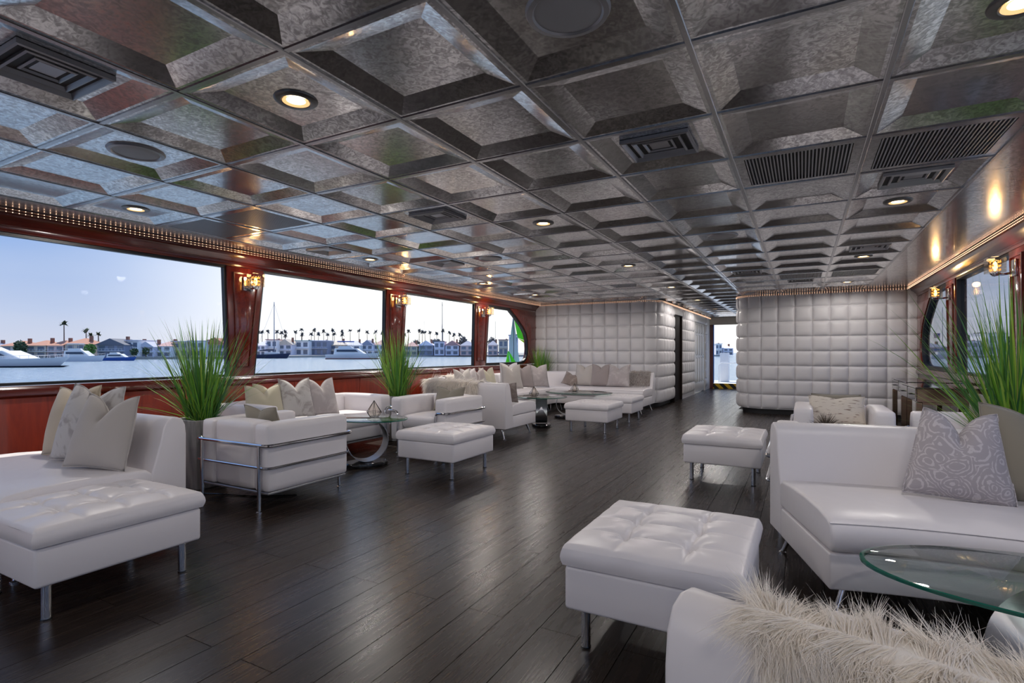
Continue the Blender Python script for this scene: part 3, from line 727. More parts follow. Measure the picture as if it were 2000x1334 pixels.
# ------------------------------------------------------------------ wall sconces
def sconce(X, s, y, label, first=[None]):
    rz_ = 0 if s > 0 else PI
    if first[0] is not None: t = dup(first[0], (X, y, 1.80), rz_, label)
    else:
        t = thing('wall_sconce', label, 'wall lamp', (X, y, 1.80), rz_, 'crystal wall sconces')
        MB().bx(0.0, 0.018, -0.055, 0.055, -0.09, 0.05).build('back_plate', M['chrome'], t, bevel=(0.004, 2))
        MB().tube([(0.018, 0, -0.06), (0.08, 0, -0.07), (0.13, 0, -0.07)], 0.010, 8).build('arm', M['chrome'], t)
        MB().lathe([(0.0, -0.085), (0.02, -0.08), (0.036, -0.06), (0.036, -0.05)], 16, (0.13, 0, 0)).build('cup', M['chrome'], t)
        b = MB(); w = 0.058
        for sx_, sy_, dx, dy in ((0.13-w, 0, 0.004, 2*w), (0.13+w, 0, 0.004, 2*w), (0.13, -w, 2*w, 0.004), (0.13, w, 2*w, 0.004)): b.box((sx_, sy_, 0.01), (dx, dy, 0.13))
        b.build('glass_box', M['crystal'], t, smooth=0)
        MB().lathe([(0.040, -0.05), (0.044, 0.0), (0.044, 0.06)], 14, (0.13, 0, 0), cap=False).build('crystal_cylinder', M['crystal'], t, smooth=0)
        MB().lathe([(0.0, -0.04), (0.014, -0.03), (0.018, 0.0), (0.012, 0.03), (0.0, 0.045)], 14, (0.13, 0, 0)).build('bulb', M['amber'], t)
        q = MB()
        for a in range(7):
            for h in range(3): q.box((0.13+0.034*math.cos(a*2*PI/7+h), 0.034*math.sin(a*2*PI/7+h), -0.03+0.034*h), (0.008, 0.008, 0.016))
        q.build('crystal_beads', mat('amber_crystal', (0.8, 0.45, 0.12), 0.1, emit=(1, 0.5, 0.12), estr=0.8), t, smooth=0)
        first[0] = t
    ld = bpy.data.lights.new('sconce_lamp', 'POINT'); ld.energy = 1.6; ld.shadow_soft_size = 0.03; ld.color = (1.0, 0.62, 0.28)
    lo = bpy.data.objects.new('sconce_lamp', ld); COL.objects.link(lo); lo.location = (0.13, 0, 0.08); lo.parent = t
sconce(XL+0.022, 1, 3.56, 'crystal wall sconce on the first left pillar, nearest the viewer')
sconce(XL+0.022, 1, 5.89, 'crystal wall sconce on the second left pillar')
sconce(XL+0.022, 1, 8.19, 'crystal wall sconce on the third left pillar, farthest away')
sconce(XR-0.022, -1, 5.89, 'crystal wall sconce on the right wall above the large plant')
sconce(XR-0.022, -1, 8.19, 'crystal wall sconce on the right wall beside the far corner window')

# ------------------------------------------------------------------ ottomans
def tuft_top(w, d, z0, z1):
    """tufted cushion: 2 x 3 buttons with creases"""
    nb = [(-0.17*w/0.6+0.0, y) for y in (-0.20, 0, 0.20)]
    bt = [(sx_*w*0.19, y*d/0.65*0.95) for sx_ in (-1, 1) for y in (-0.18, 0, 0.18)]
    r = 0.016; H = z1-z0
    def hgt(x, y):
        q = 0.024*(1-(2*x/w)**4)*(1-(2*y/d)**4)
        for bx_, by_ in bt:
            dd = math.hypot(x-bx_, y-by_); q -= 0.020*math.exp(-(dd/0.022)**2) + 0.013*math.exp(-(dd/0.07)**2)*(1+0.35*math.sin(7*math.atan2(y-by_, x-bx_)+bx_*40+by_*23))
        for bx_ in (-w*0.19, w*0.19): q -= 0.012*math.exp(-(abs(x-bx_)/0.010)**1.3)*(1-abs(2*y/d)**6)
        for by_ in (-0.171*d/0.65, 0, 0.171*d/0.65): q -= 0.012*math.exp(-(abs(y-by_-0.02*math.sin(abs(x)*9))/0.010)**1.3)*(1-abs(2*x/w)**6)
        q += 0.002*noise.noise(Vector((x*14, y*14, 3.1)))
        return q
    b = MB(); n = 96
    def edge(t, L):
        return L
    def samp(t): return t*2-1
    def top(u, v):
        x, y = samp(u)*w/2, samp(v)*d/2; e = min(w/2-abs(x), d/2-abs(y)); z = z1+hgt(x, y)
        f = max(0, 1-e/r); z -= r*(1-math.sqrt(max(0, 1-f*f)))
        return (x, y, z)
    b.grid(top, n, n)
    def side(fx):
        def fn(u, v):
            x, y = fx(samp(u)); zt = top(x/w+0.5, y/d+0.5)[2]; z = z0+(zt-z0)*v
            bulge = 0.007*math.sin(PI*v)+0.002*noise.noise(Vector((x*12, y*12, z*20))); L = math.hypot(x, y)
            nx = (1 if x > w/2-1e-6 else -1 if x < -w/2+1e-6 else 0); ny = (1 if y > d/2-1e-6 else -1 if y < -d/2+1e-6 else 0)
            return (x+nx*bulge, y+ny*bulge, z)
        return fn
    b.grid(side(lambda t: (t*w/2, -d/2)), n, 4); b.grid(side(lambda t: (w/2, t*d/2)), n, 4)
    b.grid(side(lambda t: (-t*w/2, d/2)), n, 4); b.grid(side(lambda t: (-w/2, -t*d/2)), n, 4)
    b.add([(-w/2, -d/2, z0), (w/2, -d/2, z0), (w/2, d/2, z0), (-w/2, d/2, z0)], [(3, 2, 1, 0)])
    return b, bt, hgt
def ottoman(x0, x1, y0, y1, label, first=[None], rz=0):
    c = ((x0+x1)/2, (y0+y1)/2, 0)
    if first[0] is not None: return dup(first[0], c, rz, label)
    w, d = x1-x0, y1-y0; t = thing('ottoman', label, 'ottoman', c, rz, 'tufted ottomans')
    b, bt, hg = tuft_top(w+0.012, d+0.012, 0.312, 0.388); b.build('tufted_cushion', M['leather'], t, smooth=60, weld=True)
    for bx_, by_ in bt:
        MB().lathe([(0.0, 0.006), (0.007, 0.004), (0.010, 0.0)], 10, (bx_, by_, 0.388+hg(bx_, by_)-0.001), cap=False).build('button', M['leather'], t)
    rbox(-w/2, w/2, -d/2, d/2, 0.15, 0.308).build('base', M['leather'], t, bevel=(0.014, 3))
    for sx_ in (-1, 1):
        for sy_ in (-1, 1):
            l = MB().lathe([(0.017, 0.004), (0.017, 0.152)], 16, (sx_*(w/2-0.06), sy_*(d/2-0.06), 0)).build('leg', M['chrome'], t)
            MB().lathe([(0.019, 0.0), (0.019, 0.006)], 16, (sx_*(w/2-0.06), sy_*(d/2-0.06), 0)).build('foot_pad', M['black'], l)
    first[0] = t; return t
ottoman(-0.76, -0.16, 1.80, 2.46, 'white tufted ottoman at the front, touching the fur throw')
ottoman(-3.23, -2.63, 0.95, 1.61, 'white tufted ottoman at lower left, in front of the left sofa')
ottoman(-3.16, -2.56, 3.70, 4.36, 'white tufted ottoman beside the small glass table in the middle')
ottoman(-2.85, -2.25, 6.78, 7.44, 'white ottoman in front of the far sectional, nearer of the far pair')
ottoman(-2.87, -2.27, 7.98, 8.64, 'white ottoman in front of the far sectional, farther of the far pair')
ottoman(-0.89, -0.29, 4.68, 5.34, 'white tufted ottoman standing alone on the right, behind the curved sofa')

# ------------------------------------------------------------------ club chairs with tube frames
def rpath(pts, r, n=5):
    """round the corners of a polyline"""
    pts = [Vector(p) for p in pts]; out = [pts[0]]
    for a, b, c in zip(pts[:-2], pts[1:-1], pts[2:]):
        u, v = (a-b).normalized(), (c-b).normalized(); rr = min(r, (a-b).length*0.49, (c-b).length*0.49)
        p, q = b+u*rr, b+v*rr
        for i in range(n+1):
            t = i/n; out.append(p*(1-t)**2 + b*2*t*(1-t) + q*t*t)
    out.append(pts[-1]); return out
def club(name, label, cat, loc, rz, w=0.74, d=0.72, nseat=1, group=None):
    """opening faces local -y"""
    t = thing(name, label, cat, loc, rz, group); H = 0.59; at_ = 0.15; hw, hd = w/2, d/2
    for s in (-1, 1):
        a = cushion(min(s*hw, s*(hw-at_)), max(s*hw, s*(hw-at_)), -hd, hd, 0.13, H, 0.026, 0.010); a.build('armrest', M['leather'], t, smooth=60, weld=True)
    inner = w-2*at_-0.006
    for k_ in range(nseat):
        x0 = -inner/2+inner*k_/nseat+0.002; x1 = -inner/2+inner*(k_+1)/nseat-0.002
        cushion(x0, x1, hd-0.17, hd-0.004, 0.135, H+0.004, 0.026, 0.012).build('back_cushion', M['leather'], t, smooth=60, weld=True)
        cushion(x0, x1, -hd+0.004, hd-0.175, 0.27, 0.405, 0.03, 0.016).build('seat_cushion', M['leather'], t, smooth=60, weld=True)
        cushion(x0, x1, -hd+0.006, hd-0.175, 0.135, 0.266, 0.024, 0.006).build('seat_base', M['leather'], t, smooth=60, weld=True)
    MB().bx(-hw+0.01, hw-0.01, -hd+0.01, hd-0.01, 0.112, 0.128).build('base_frame', M['vent'], t, bevel=(0.004, 1))
    q = 0.024; xo, yo = hw+q, hd+q; zi = 0.45
    fx = hw-at_+0.03
    MB().tube(rpath([(fx, -yo, zi-0.10), (fx, -yo, zi), (xo, -yo, zi), (xo, yo, zi), (-xo, yo, zi), (-xo, -yo, zi), (-fx, -yo, zi), (-fx, -yo, zi-0.10)], 0.05), 0.0125, 10).build('upper_tube', M['chrome'], t)
    MB().tube(rpath([(xo, -yo+0.04, 0.30), (xo, yo, 0.30), (-xo, yo, 0.30), (-xo, -yo+0.04, 0.30)], 0.05), 0.009, 10).build('lower_tube', M['chrome'], t)
    for s in (-1, 1):
        for (x, y, zt) in ((s*fx, -yo, zi-0.09), (s*(hw-0.055), yo+0.004, zi-0.005)):
            MB().lathe([(0.020, 0.0), (0.020, 0.006), (0.0125, 0.010), (0.0125, zt)], 12, (x, y, 0)).build('leg', M['chrome'], t)
    return t
CG = 'tube-framed club armchairs'
club('club_armchair', 'white tube-framed armchair at left seen from behind, back to the viewer', 'armchair', (-3.53, 2.75, 0), PI, group=CG)
club('club_armchair', 'white tube-framed armchair facing the viewer beyond the small glass table', 'armchair', (-3.58, 4.87, 0), 0, group=CG)
club('club_armchair', 'white tube-framed armchair holding the dashed lumbar cushion', 'armchair', (0.30, 5.70, 0), 0, group=CG)
club('club_armchair', 'white tube-framed armchair hidden behind the curved sofa back, only its tubes showing', 'armchair', (0.20, 3.99, 0), PI, group=CG)
club('club_settee', 'white tube-framed settee against the red panel under the second left window', 'settee', (-4.57, 3.97, 0), PI/2, w=1.66, d=0.74, nseat=2)
club('club_settee', 'white tube-framed settee along the right wall beside the large plant', 'settee', (1.14, 4.86, 0), -PI/2, w=1.40, d=0.70, nseat=2)

# ------------------------------------------------------------------ sectional sofas
def frames_of(path, closed=False):
    fr = []
    for i, p in enumerate(path):
        a = Vector(path[max(i-1, 0)]); b = Vector(path[min(i+1, len(path)-1)]); d = (b-a).normalized(); fr.append((tuple(p), (d.y, -d.x)))
    return fr
def arc(c, r, t0, t1, n=18): return [(c[0]+r*math.cos(t0+(t1-t0)*i/n), c[1]+r*math.sin(t0+(t1-t0)*i/n)) for i in range(n+1)]
def line(a, b, n=6): return [(a[0]+(b[0]-a[0])*i/n, a[1]+(b[1]-a[1])*i/n) for i in range(n+1)]
BACKP = [(0.0, 0.135), (0.0, 0.60), (0.006, 0.655), (0.022, 0.688), (0.048, 0.702), (0.080, 0.700), (0.106, 0.682), (0.126, 0.645), (0.146, 0.56), (0.172, 0.46), (0.195, 0.38), (0.200, 0.135)]
SEATP = [(0.185, 0.285), (0.185, 0.40), (0.215, 0.424), (0.35, 0.434), (0.55, 0.438), (0.72, 0.432), (0.815, 0.418), (0.850, 0.396), (0.862, 0.36), (0.860, 0.315), (0.845, 0.285)]
BASEP = [(0.203, 0.135), (0.203, 0.28), (0.842, 0.28), (0.842, 0.135)]
def sofa(name, label, path, legs=True, group='curved white sectional sofas', depth=1.0):
    fr = frames_of(path); mid = path[len(path)//2]; base = (mid[0], mid[1], 0)
    t = thing(name, label, 'sofa', base, 0, group)
    MB().sweep(BACKP, fr).build('backrest', M['leather'], t, bevel=(0.010, 3, 60), smooth=50, shift=base)
    MB().sweep(SEATP, fr).build('seat_cushion', M['leather'], t, bevel=(0.016, 3, 60), smooth=50, shift=base)
    MB().sweep(BASEP, fr).build('base', M['leather'], t, bevel=(0.008, 2, 60), smooth=50, shift=base)
    # seam welt along the front edge of the seat
    MB().tube([(p[0]+n[0]*0.846-base[0], p[1]+n[1]*0.846-base[1], 0.402) for p, n in fr], 0.0035, 6).build('seam_welt', M['leather'], t)
    def end(i):
        p, n = fr[i]; return Vector(p), Vector(n), (Vector(fr[min(i+1, len(fr)-1)][0])-Vector(fr[max(i-1, 0)][0])).normalized()
    for i, s in ((0, 1), (len(fr)-1, -1)):
        p, n, d = end(i)
        for dd in (0.08, 0.74):
            q = p+n*dd+d*s*0.10; out = (-d*s*0.05 + n*(0.03 if dd > 0.3 else -0.02))
            MB().tube([(q.x-base[0], q.y-base[1], 0.138), (q.x+out.x-base[0], q.y+out.y-base[1], 0.006)], 0.016, 12, radii=[0.018, 0.010]).build('leg', M['chrome'], t)
            MB().lathe([(0.019, 0.0), (0.019, 0.006), (0.010, 0.012)], 12, (q.x+out.x-base[0], q.y+out.y-base[1], 0)).build('foot', M['chrome'], t)
    return t
sofa('sectional_sofa', 'white sofa section at far left with the pile of linen cushions', line((-4.46, 1.87), (-3.20, 1.87)))
th0 = 18.6*PI/180; cG = (0.70, 0.72)
sofa('sectional_sofa', 'curved white sofa on the right holding the paisley cushion', arc(cG, 2.70, PI/2+th0, PI/2-th0))
cH = (0.70, 3.38)
sofa('sectional_sofa', 'curved white sofa at the lower right corner, seen from behind under the fur throw', arc(cH, 2.70, -PI/2+th0, -PI/2-R(19.2)))
UG = 'modules of the far sectional'
sofa('sectional_sofa', 'white sofa module in the middle distance with its back and end to the viewer', line((-3.18, 5.70), (-3.945, 5.70)), group=UG)
sofa('sectional_sofa', 'curved white corner module of the far sectional under the third window', arc((-3.95, 6.65), 0.95, -PI/2-0.006, -PI+0.006), group=UG)
sofa('sectional_sofa', 'white straight module of the far sectional along the left windows', line((-4.90, 6.66), (-4.90, 9.09)), group=UG)
sofa('sectional_sofa', 'curved white corner module of the far sectional in front of the far plant', arc((-3.95, 9.10), 0.95, PI-0.006, PI/2+0.006), group=UG)
sofa('sectional_sofa', 'white module of the far sectional against the padded wall, ending at the corridor', line((-3.945, 10.05), (-2.42, 10.05)), group=UG)

# ------------------------------------------------------------------ cushions
def pillow(label, w, h, t, loc, yaw, tilt, mt, chop=0.05, roll=0.0, name='cushion', seed=0, group='scatter cushions', taper=None):
    """loc = middle of the lower edge; faces local -y; tilt leans the top back (+y)"""
    rnd = random.Random(seed*13+5); b = MB(); n = 22; k1 = rnd.uniform(0.04, 0.09)
    def fn(sg):
        def f(u, v):
            a, c = u*2-1, v*2-1
            sx_ = 1-k1*(1-abs(c)**2.2); sz = 1-k1*0.8*(1-abs(a)**2.2)
            x = a*w/2*sx_*(1-(chop*1.6 if taper is None else taper)*max(0, (c+1)/2)**1.4); z = c*h/2*sz
            th = t/2*(max(0, 1-abs(a)**2.6)**0.62)*(max(0, 1-abs(c)**2.6)**0.62)
            if chop:
                dip = math.exp(-(abs(a)/0.36)**1.25)*max(0, (c+0.2)/1.2)**1.5; z -= chop*dip*1.25; th *= 1-0.55*dip
                x += -math.copysign(1, a)*chop*0.18*max(0, c)**2*(1-abs(a))
            th += 0.006*noise.noise(Vector((a*2.3+seed, c*2.3, sg)))*(1-a*a)*(1-c*c)
            th -= 0.004*abs(math.sin(a*c*9))*(abs(a*c))*(1-a**4)*(1-c**4)
            return (x, sg*th, z+h/2)
        return f
    b.grid(fn(-1), n, n); b.grid(fn(1), n, n, flip=True)
    o = b.build(name, mt, None, smooth=180, weld=True)
    o.rotation_mode = 'QUATERNION'
    mtx = Matrix.Rotation(yaw, 4, 'Z') @ Matrix.Rotation(-tilt, 4, 'X') @ Matrix.Rotation(roll, 4, 'Y')
    o.matrix_world = Matrix.Translation(loc) @ mtx
    # piping seam as a part
    e = []
    for (fu, fv) in [(lambda q: q, lambda q: 0.0), (lambda q: 1.0, lambda q: q), (lambda q: 1-q, lambda q: 1.0), (lambda q: 0.0, lambda q: 1-q)]:
        e += [fn(1)(fu(i/n), fv(i/n)) for i in range(n)]
    e.append(e[0]); MB().tube(e, 0.0028, 5, cap=False).build('piping', mt, o)
    return tag(o, label, 'cushion', group)
SZ = 0.440
pillow('beige linen cushion farthest left on the left sofa, catching the sun', 0.44, 0.44, 0.15, (-4.02, 1.60, SZ), R(8), R(14), M['f_beige'], 0.07, R(-3), seed=1)
pillow('pale embroidered cushion with two tall points, in the middle of the left sofa pile', 0.47, 0.46, 0.16, (-3.70, 1.545, SZ), R(14), R(14), M['f_embroid'], 0.10, R(2), seed=2)
pillow('greige linen cushion in front of the left sofa pile, deeply dented on top', 0.385, 0.42, 0.16, (-3.415, 1.49, SZ), R(22), R(16), M['f_greige'], 0.11, R(3), seed=3)
pillow('grey paisley cushion on the curved right sofa', 0.39, 0.40, 0.14, (0.59, 2.96, SZ), R(0), R(17), M['f_paisley'], 0.12, R(4), seed=4, taper=0.34)
pillow('khaki cushion behind the paisley cushion at the right edge', 0.42, 0.43, 0.14, (0.87, 3.00, SZ), R(-8), R(14), M['f_khaki'], 0.06, R(0), seed=5)
pillow('cream lumbar cushion with dark dashes in the far right armchair', 0.46, 0.27, 0.12, (0.27, 5.70, 0.42), R(0), R(18), M['f_dash'], 0.02, seed=6)
pillow('khaki cushion peeping over the dashed lumbar cushion', 0.40, 0.27, 0.10, (0.27, 5.80, 0.425), R(0), R(12), M['f_khaki'], 0.0, seed=7)
pillow('grey cushion at the far end of the right wall settee, half hidden by grass', 0.40, 0.36, 0.13, (1.30, 5.26, 0.42), R(-14), R(16), M['f_khaki'], 0.05, seed=8)
pillow('flat khaki cushion resting in the armchair seen from behind', 0.42, 0.27, 0.12, (-3.55, 2.68, 0.42), PI-R(4), R(14), M['f_khaki'], 0.03, seed=9)
pillow('khaki cushion in the armchair facing the viewer', 0.38, 0.28, 0.11, (-3.50, 4.94, 0.42), R(6), R(18), M['f_khaki'], 0.04, seed=10)
pillow('pale olive cushion at the left end of the settee row under the window', 0.38, 0.36, 0.13, (-4.52, 3.40, 0.42), R(74), R(16), M['f_olive'], 0.08, seed=11)
pillow('pale olive cushion tucked behind the first olive one on the settee', 0.36, 0.36, 0.09, (-4.66, 3.56, 0.42), R(84), R(9), M['f_olive'], 0.06, seed=12)
pillow('pale embroidered cushion in the middle of the window settee', 0.39, 0.41, 0.13, (-4.47, 3.73, 0.42), R(80), R(13), M['f_embroid'], 0.09, seed=13)
pillow('mauve patterned cushion at the right of the window settee row', 0.38, 0.40, 0.13, (-4.44, 4.03, 0.42), R(82), R(13), M['f_mauve'], 0.09, seed=14)
# far sectional
pillow('brown textured cushion leaning on the near module of the far sectional', 0.26, 0.26, 0.10, (-3.315, 6.03, SZ), R(186), R(12), M['f_brown'], 0.03, seed=15)
pillow('pale grey small cushion lying beside the brown textured one', 0.36, 0.30, 0.14, (-3.56, 6.32, SZ), R(160), R(35), M['f_grey'], 0.03, seed=16)
for k_, (y, mt, lb) in enumerate([(6.86, 'f_greige', 'greige cushion by the white fur on the window side of the far sectional'), (7.12, 'f_mauve', 'second mauve cushion along the window side of the far sectional'),
                                  (7.38, 'f_taupe', 'taupe cushion third along the window side of the far sectional'), (7.68, 'f_olive', 'pale cushion fourth along the window side of the far sectional')]):
    pillow(lb, 0.40, 0.40, 0.13, (-4.58+0.06*(k_ == 0), y, SZ), R(80), R(14), M[mt], 0.07, seed=20+k_)
pillow('tall greige cushion left in the trio on the far sectional', 0.42, 0.44, 0.14, (-4.47, 8.28, SZ), R(56), R(13), M['f_greige'], 0.06, seed=25)
pillow('pale blue grey cushion behind the far trio', 0.40, 0.46, 0.08, (-4.60, 8.42, SZ), R(60), R(8), M['f_grey'], 0.06, seed=26)
pillow('taupe cushion in the middle of the trio on the far sectional', 0.42, 0.42, 0.14, (-4.42, 8.60, SZ), R(52), R(13), M['f_taupe'], 0.05, seed=27)
pillow('mauve grey cushion right in the trio on the far sectional', 0.42, 0.43, 0.14, (-4.26, 8.88, SZ), R(44), R(13), M['f_mauve'], 0.05, seed=28)
pillow('greige cushion left of three against the padded wall', 0.40, 0.42, 0.13, (-3.70, 9.74, SZ), R(4), R(14), M['f_greige'], 0.06, seed=29)
pillow('taupe cushion middle of three against the padded wall', 0.40, 0.43, 0.13, (-3.385, 9.74, SZ), R(2), R(14), M['f_taupe'], 0.06, seed=30)
pillow('pale greige cushion right of three against the padded wall, next to the grey fur', 0.46, 0.42, 0.13, (-3.03, 9.72, SZ), R(-4), R(14), M['f_mauve'], 0.07, seed=31)
pillow('small brown cushion tipped over left of the padded wall trio', 0.30, 0.28, 0.10, (-3.98, 9.62, SZ), R(20), R(30), M['f_brown'], 0.03, R(20), seed=32)

# ------------------------------------------------------------------ fur throws
def fur(name, label, fr, prof, n_str, length, m, mh, width=0.0011, seed=3, wob=0.03, loose=0.5, slant=0.0):
    """hide swept along frames over the profile [(d,z)], with a pile of ribbon strands"""
    rnd = random.Random(seed); base = (fr[0][0][0], fr[0][0][1], 0)
    t = thing(name, label, 'throw', base)
    nf = len(fr); npf = len(prof)
    def surf(u, v):
        i = min(int(u*(nf-1)), nf-2); f = u*(nf-1)-i; j = min(int(v*(npf-1)), npf-2); g = v*(npf-1)-j
        P = Vector(fr[i][0])*(1-f)+Vector(fr[i+1][0])*f; Nn = Vector(fr[i][1])*(1-f)+Vector(fr[i+1][1])*f
        d = prof[j][0]*(1-g)+prof[j+1][0]*g; z = prof[j][1]*(1-g)+prof[j+1][1]*g
        lump = 0.018*noise.noise(Vector((u*7, v*5, seed)))
        return Vector((P.x+Nn.x*d, P.y+Nn.y*d, z+lump*0.4))-Vector(base)
    def edgeu(v): return wob*noise.noise(Vector((v*6, seed, 0.3)))
    def wrap(u, v): e0 = edgeu(v)+slant*max(0, 0.42-v); return surf(min(1, max(0, e0+wob+(u)*(1-e0-wob))), v)
    hb = MB(); hb.grid(lambda u, v: tuple(wrap(u, v)), 50, 30); hb.build('hide', mh, t, smooth=180, fix=False)
    S = MB(); ns = 4
    cen = fr[nf//2]
    for k_ in range(n_str):
        u, v = rnd.random(), rnd.random(); p = wrap(u, v)
        du = (wrap(min(1, u+0.01), v)-wrap(max(0, u-0.01), v)); dvv = (wrap(u, min(1, v+0.01))-wrap(u, max(0, v-0.01)))
        nm_ = du.cross(dvv).normalized()
        j = min(int(v*(npf-1)), npf-2); fi = min(int(u*(nf-1)), nf-1); Nn = Vector((*fr[fi][1], 0))
        jj = prof[j]; outw = Vector((0, 0, 1)) if jj[1] > 0.69 else (-Nn if jj[0] < 0.08 else Nn)
        if nm_.dot(outw) < 0: nm_ = -nm_
        cl_ = Vector((noise.noise(Vector((u*30, v*22, 1))), noise.noise(Vector((u*30, v*22, 5))), noise.noise(Vector((u*30, v*22, 9)))))
        tang = dvv.normalized()*(-1 if v < 0.5 else 1)
        L = length*rnd.uniform(0.55, 1.15); along = -du.normalized()
        d0 = (nm_*0.24+tang*0.80+along*0.34+cl_*loose*1.3+Vector((rnd.gauss(0, 1), rnd.gauss(0, 1), rnd.gauss(0, 1)))*0.16).normalized()
        q = p.copy(); d = d0; side = d.cross(Vector((rnd.gauss(0, 1), rnd.gauss(0, 1), rnd.gauss(0, 1)))).normalized(); vs = []
        for i in range(ns):
            wd = width*(1-i/(ns-0.6)); vs += [q+side*wd, q-side*wd]
            d = (d+cl_*0.35+Vector((0, 0, -0.14))+tang*0.08).normalized(); q = q+d*(L/(ns-1))
        S.add(vs, [(2*i, 2*i+1, 2*i+3, 2*i+2) for i in range(ns-1)])
    o = S.build('fur_pile', m, t, smooth=180, fix=False); o['kind'] = 'stuff'
    return t
OB = [(-0.012, 0.30), (-0.012, 0.45), (-0.012, 0.60), (-0.006, 0.665), (0.014, 0.70), (0.048, 0.715), (0.082, 0.713), (0.116, 0.690), (0.138, 0.645), (0.158, 0.56), (0.184, 0.46)]
pathH = arc(cH, 2.70, -PI/2-R(19.2)+0.030, -PI/2+0.10, 24)
frH = [(p, tuple((Vector(cH)-Vector(p)).normalized())) for p in pathH]
fur('fur_throw', 'long-haired cream fur throw over the sofa back at lower right', frH, OB, 120000, 0.064, M['fur'], M['hide'], 0.0007, 3, 0.02, 0.42, 0.30)
frF = frames_of(line((-3.52, 5.70), (-3.94, 5.70), 4)+arc((-3.95, 6.65), 0.95, -PI/2-0.05, -PI+0.85, 10))
frF = [(p, n) for p, n in frF]
fur('fur_throw', 'fluffy white fur throw over the near corner of the far sectional', frF, OB, 9000, 0.11, M['fur'], M['hide'], 0.0030, 8, 0.03, 0.5)
fur('fur_throw', 'white fur throw over the back of the far sectional along the windows', frames_of(line((-4.90, 6.72), (-4.90, 7.45), 8)), OB, 5000, 0.09, M['fur'], M['hide'], 0.0030, 12, 0.03, 0.5)
frE = frames_of(line((-2.86, 10.05), (-2.47, 10.05), 6))
fur('fur_throw', 'grey fur throw over the end of the far sectional by the corridor', frE, OB[3:], 3500, 0.05, M['furgrey'], M['f_brown'], 0.003, 9, 0.03, 0.5)

# ------------------------------------------------------------------ glass tables
def table(label, loc, rx, ry, zt, rz, ring_r=0.17, plinth=(0.21, 0.14), name='glass_table', ringrz=0.0, off=(0, 0)):
    t = thing(name, label, 'table', (*loc, 0), rz, 'oval glass tables')
    n = 56; b = MB(); prof = [(1-0.012/rx, -0.006), (1.0, -0.004), (1.0, 0.004), (1-0.012/rx, 0.006)]
    vs = [(rx*k_*math.cos(2*PI*j/n), ry*k_*math.sin(2*PI*j/n), zt+z) for k_, z in prof for j in range(n)]
    fs = [(i*n+j, i*n+(j+1) % n, (i+1)*n+(j+1) % n, (i+1)*n+j) for i in range(3) for j in range(n)]
    b.cur = 1; b.add(vs, fs); b.cur = 0; o = len(b.v)-4*n
    b.f += [tuple(o+j for j in range(n-1, -1, -1)), tuple(o+3*n+j for j in range(n))]; b.mi += [0, 0]
    b.build('glass_top', [M['topglass'], M['glassedge']], t, smooth=40)
    # open steel ring: a broad strip curled into a C, its upper tip under the glass
    R_ = (zt-0.006-0.05)/2; zc = 0.05+R_; st = MB(); N_ = 40; hw = 0.085
    a0, a1 = R(90), R(90)-R(288)
    P = []
    for i in range(N_+1):
        a = a0+(a1-a0)*i/N_
        for rr in (R_, R_-0.006):
            for y in (-hw, hw): P.append((rr*math.cos(a)*0.98, y*(1.0 if i < N_*0.85 else 1.0-0.9*(i-N_*0.85)/(N_*0.15)), zc+rr*math.sin(a)))
    F_ = []
    for i in range(N_):
        q = i*4
        F_ += [(q, q+1, q+5, q+4), (q+2, q+6, q+7, q+3), (q, q+4, q+6, q+2), (q+1, q+3, q+7, q+5)]
    F_ += [(0, 2, 3, 1), (N_*4, N_*4+1, N_*4+3, N_*4+2)]
    st.add(P, F_).build('steel_ring', M['brushed'], t, smooth=40, rot=ringrz, loc=(*off, 0))
    MB().bx(-0.05, 0.05, -0.05, 0.05, zt-0.03, zt-0.006).build('glass_mount', M['chrome'], t, bevel=(0.01, 2), rot=ringrz, loc=(*off, 0))
    pv = []
    for k_, z in ((0.97, 0.0), (1.0, 0.008), (1.0, 0.034), (0.95, 0.044), (0.0, 0.044)):
        pv += [(plinth[0]*k_*math.cos(2*PI*j/32), plinth[1]*k_*math.sin(2*PI*j/32), z) for j in range(32)]
    MB().add(pv, [(i*32+j, i*32+(j+1) % 32, (i+1)*32+(j+1) % 32, (i+1)*32+j) for i in range(4) for j in range(32)]+[tuple(range(31, -1, -1))]).build('plinth', M['black'], t, smooth=40, rot=ringrz, loc=(*off, 0))
    return t
table('oval glass table with open steel ring base between the two left armchairs', (-3.66, 3.83), 0.44, 0.31, 0.455, 0.0, ringrz=R(58))
table('small oval glass table nearest the far sectional module', (-3.36, 7.10), 0.38, 0.36, 0.43, 0.0, ringrz=R(115))
table('wide oval glass table in the middle of the far sectional', (-3.22, 8.22), 0.56, 0.42, 0.425, 0.0, ringrz=R(205), off=(-0.2, 0.0))
table('large oval glass table cut off at the right edge', (0.72, 2.05), 0.56, 0.29, 0.42, 0.0, ringrz=R(195), off=(-0.06, -0.05))
table('oval glass table behind the curved right sofa carrying the spiky ornament', (0.20, 4.82), 0.40, 0.30, 0.455, 0.0, ringrz=R(30))
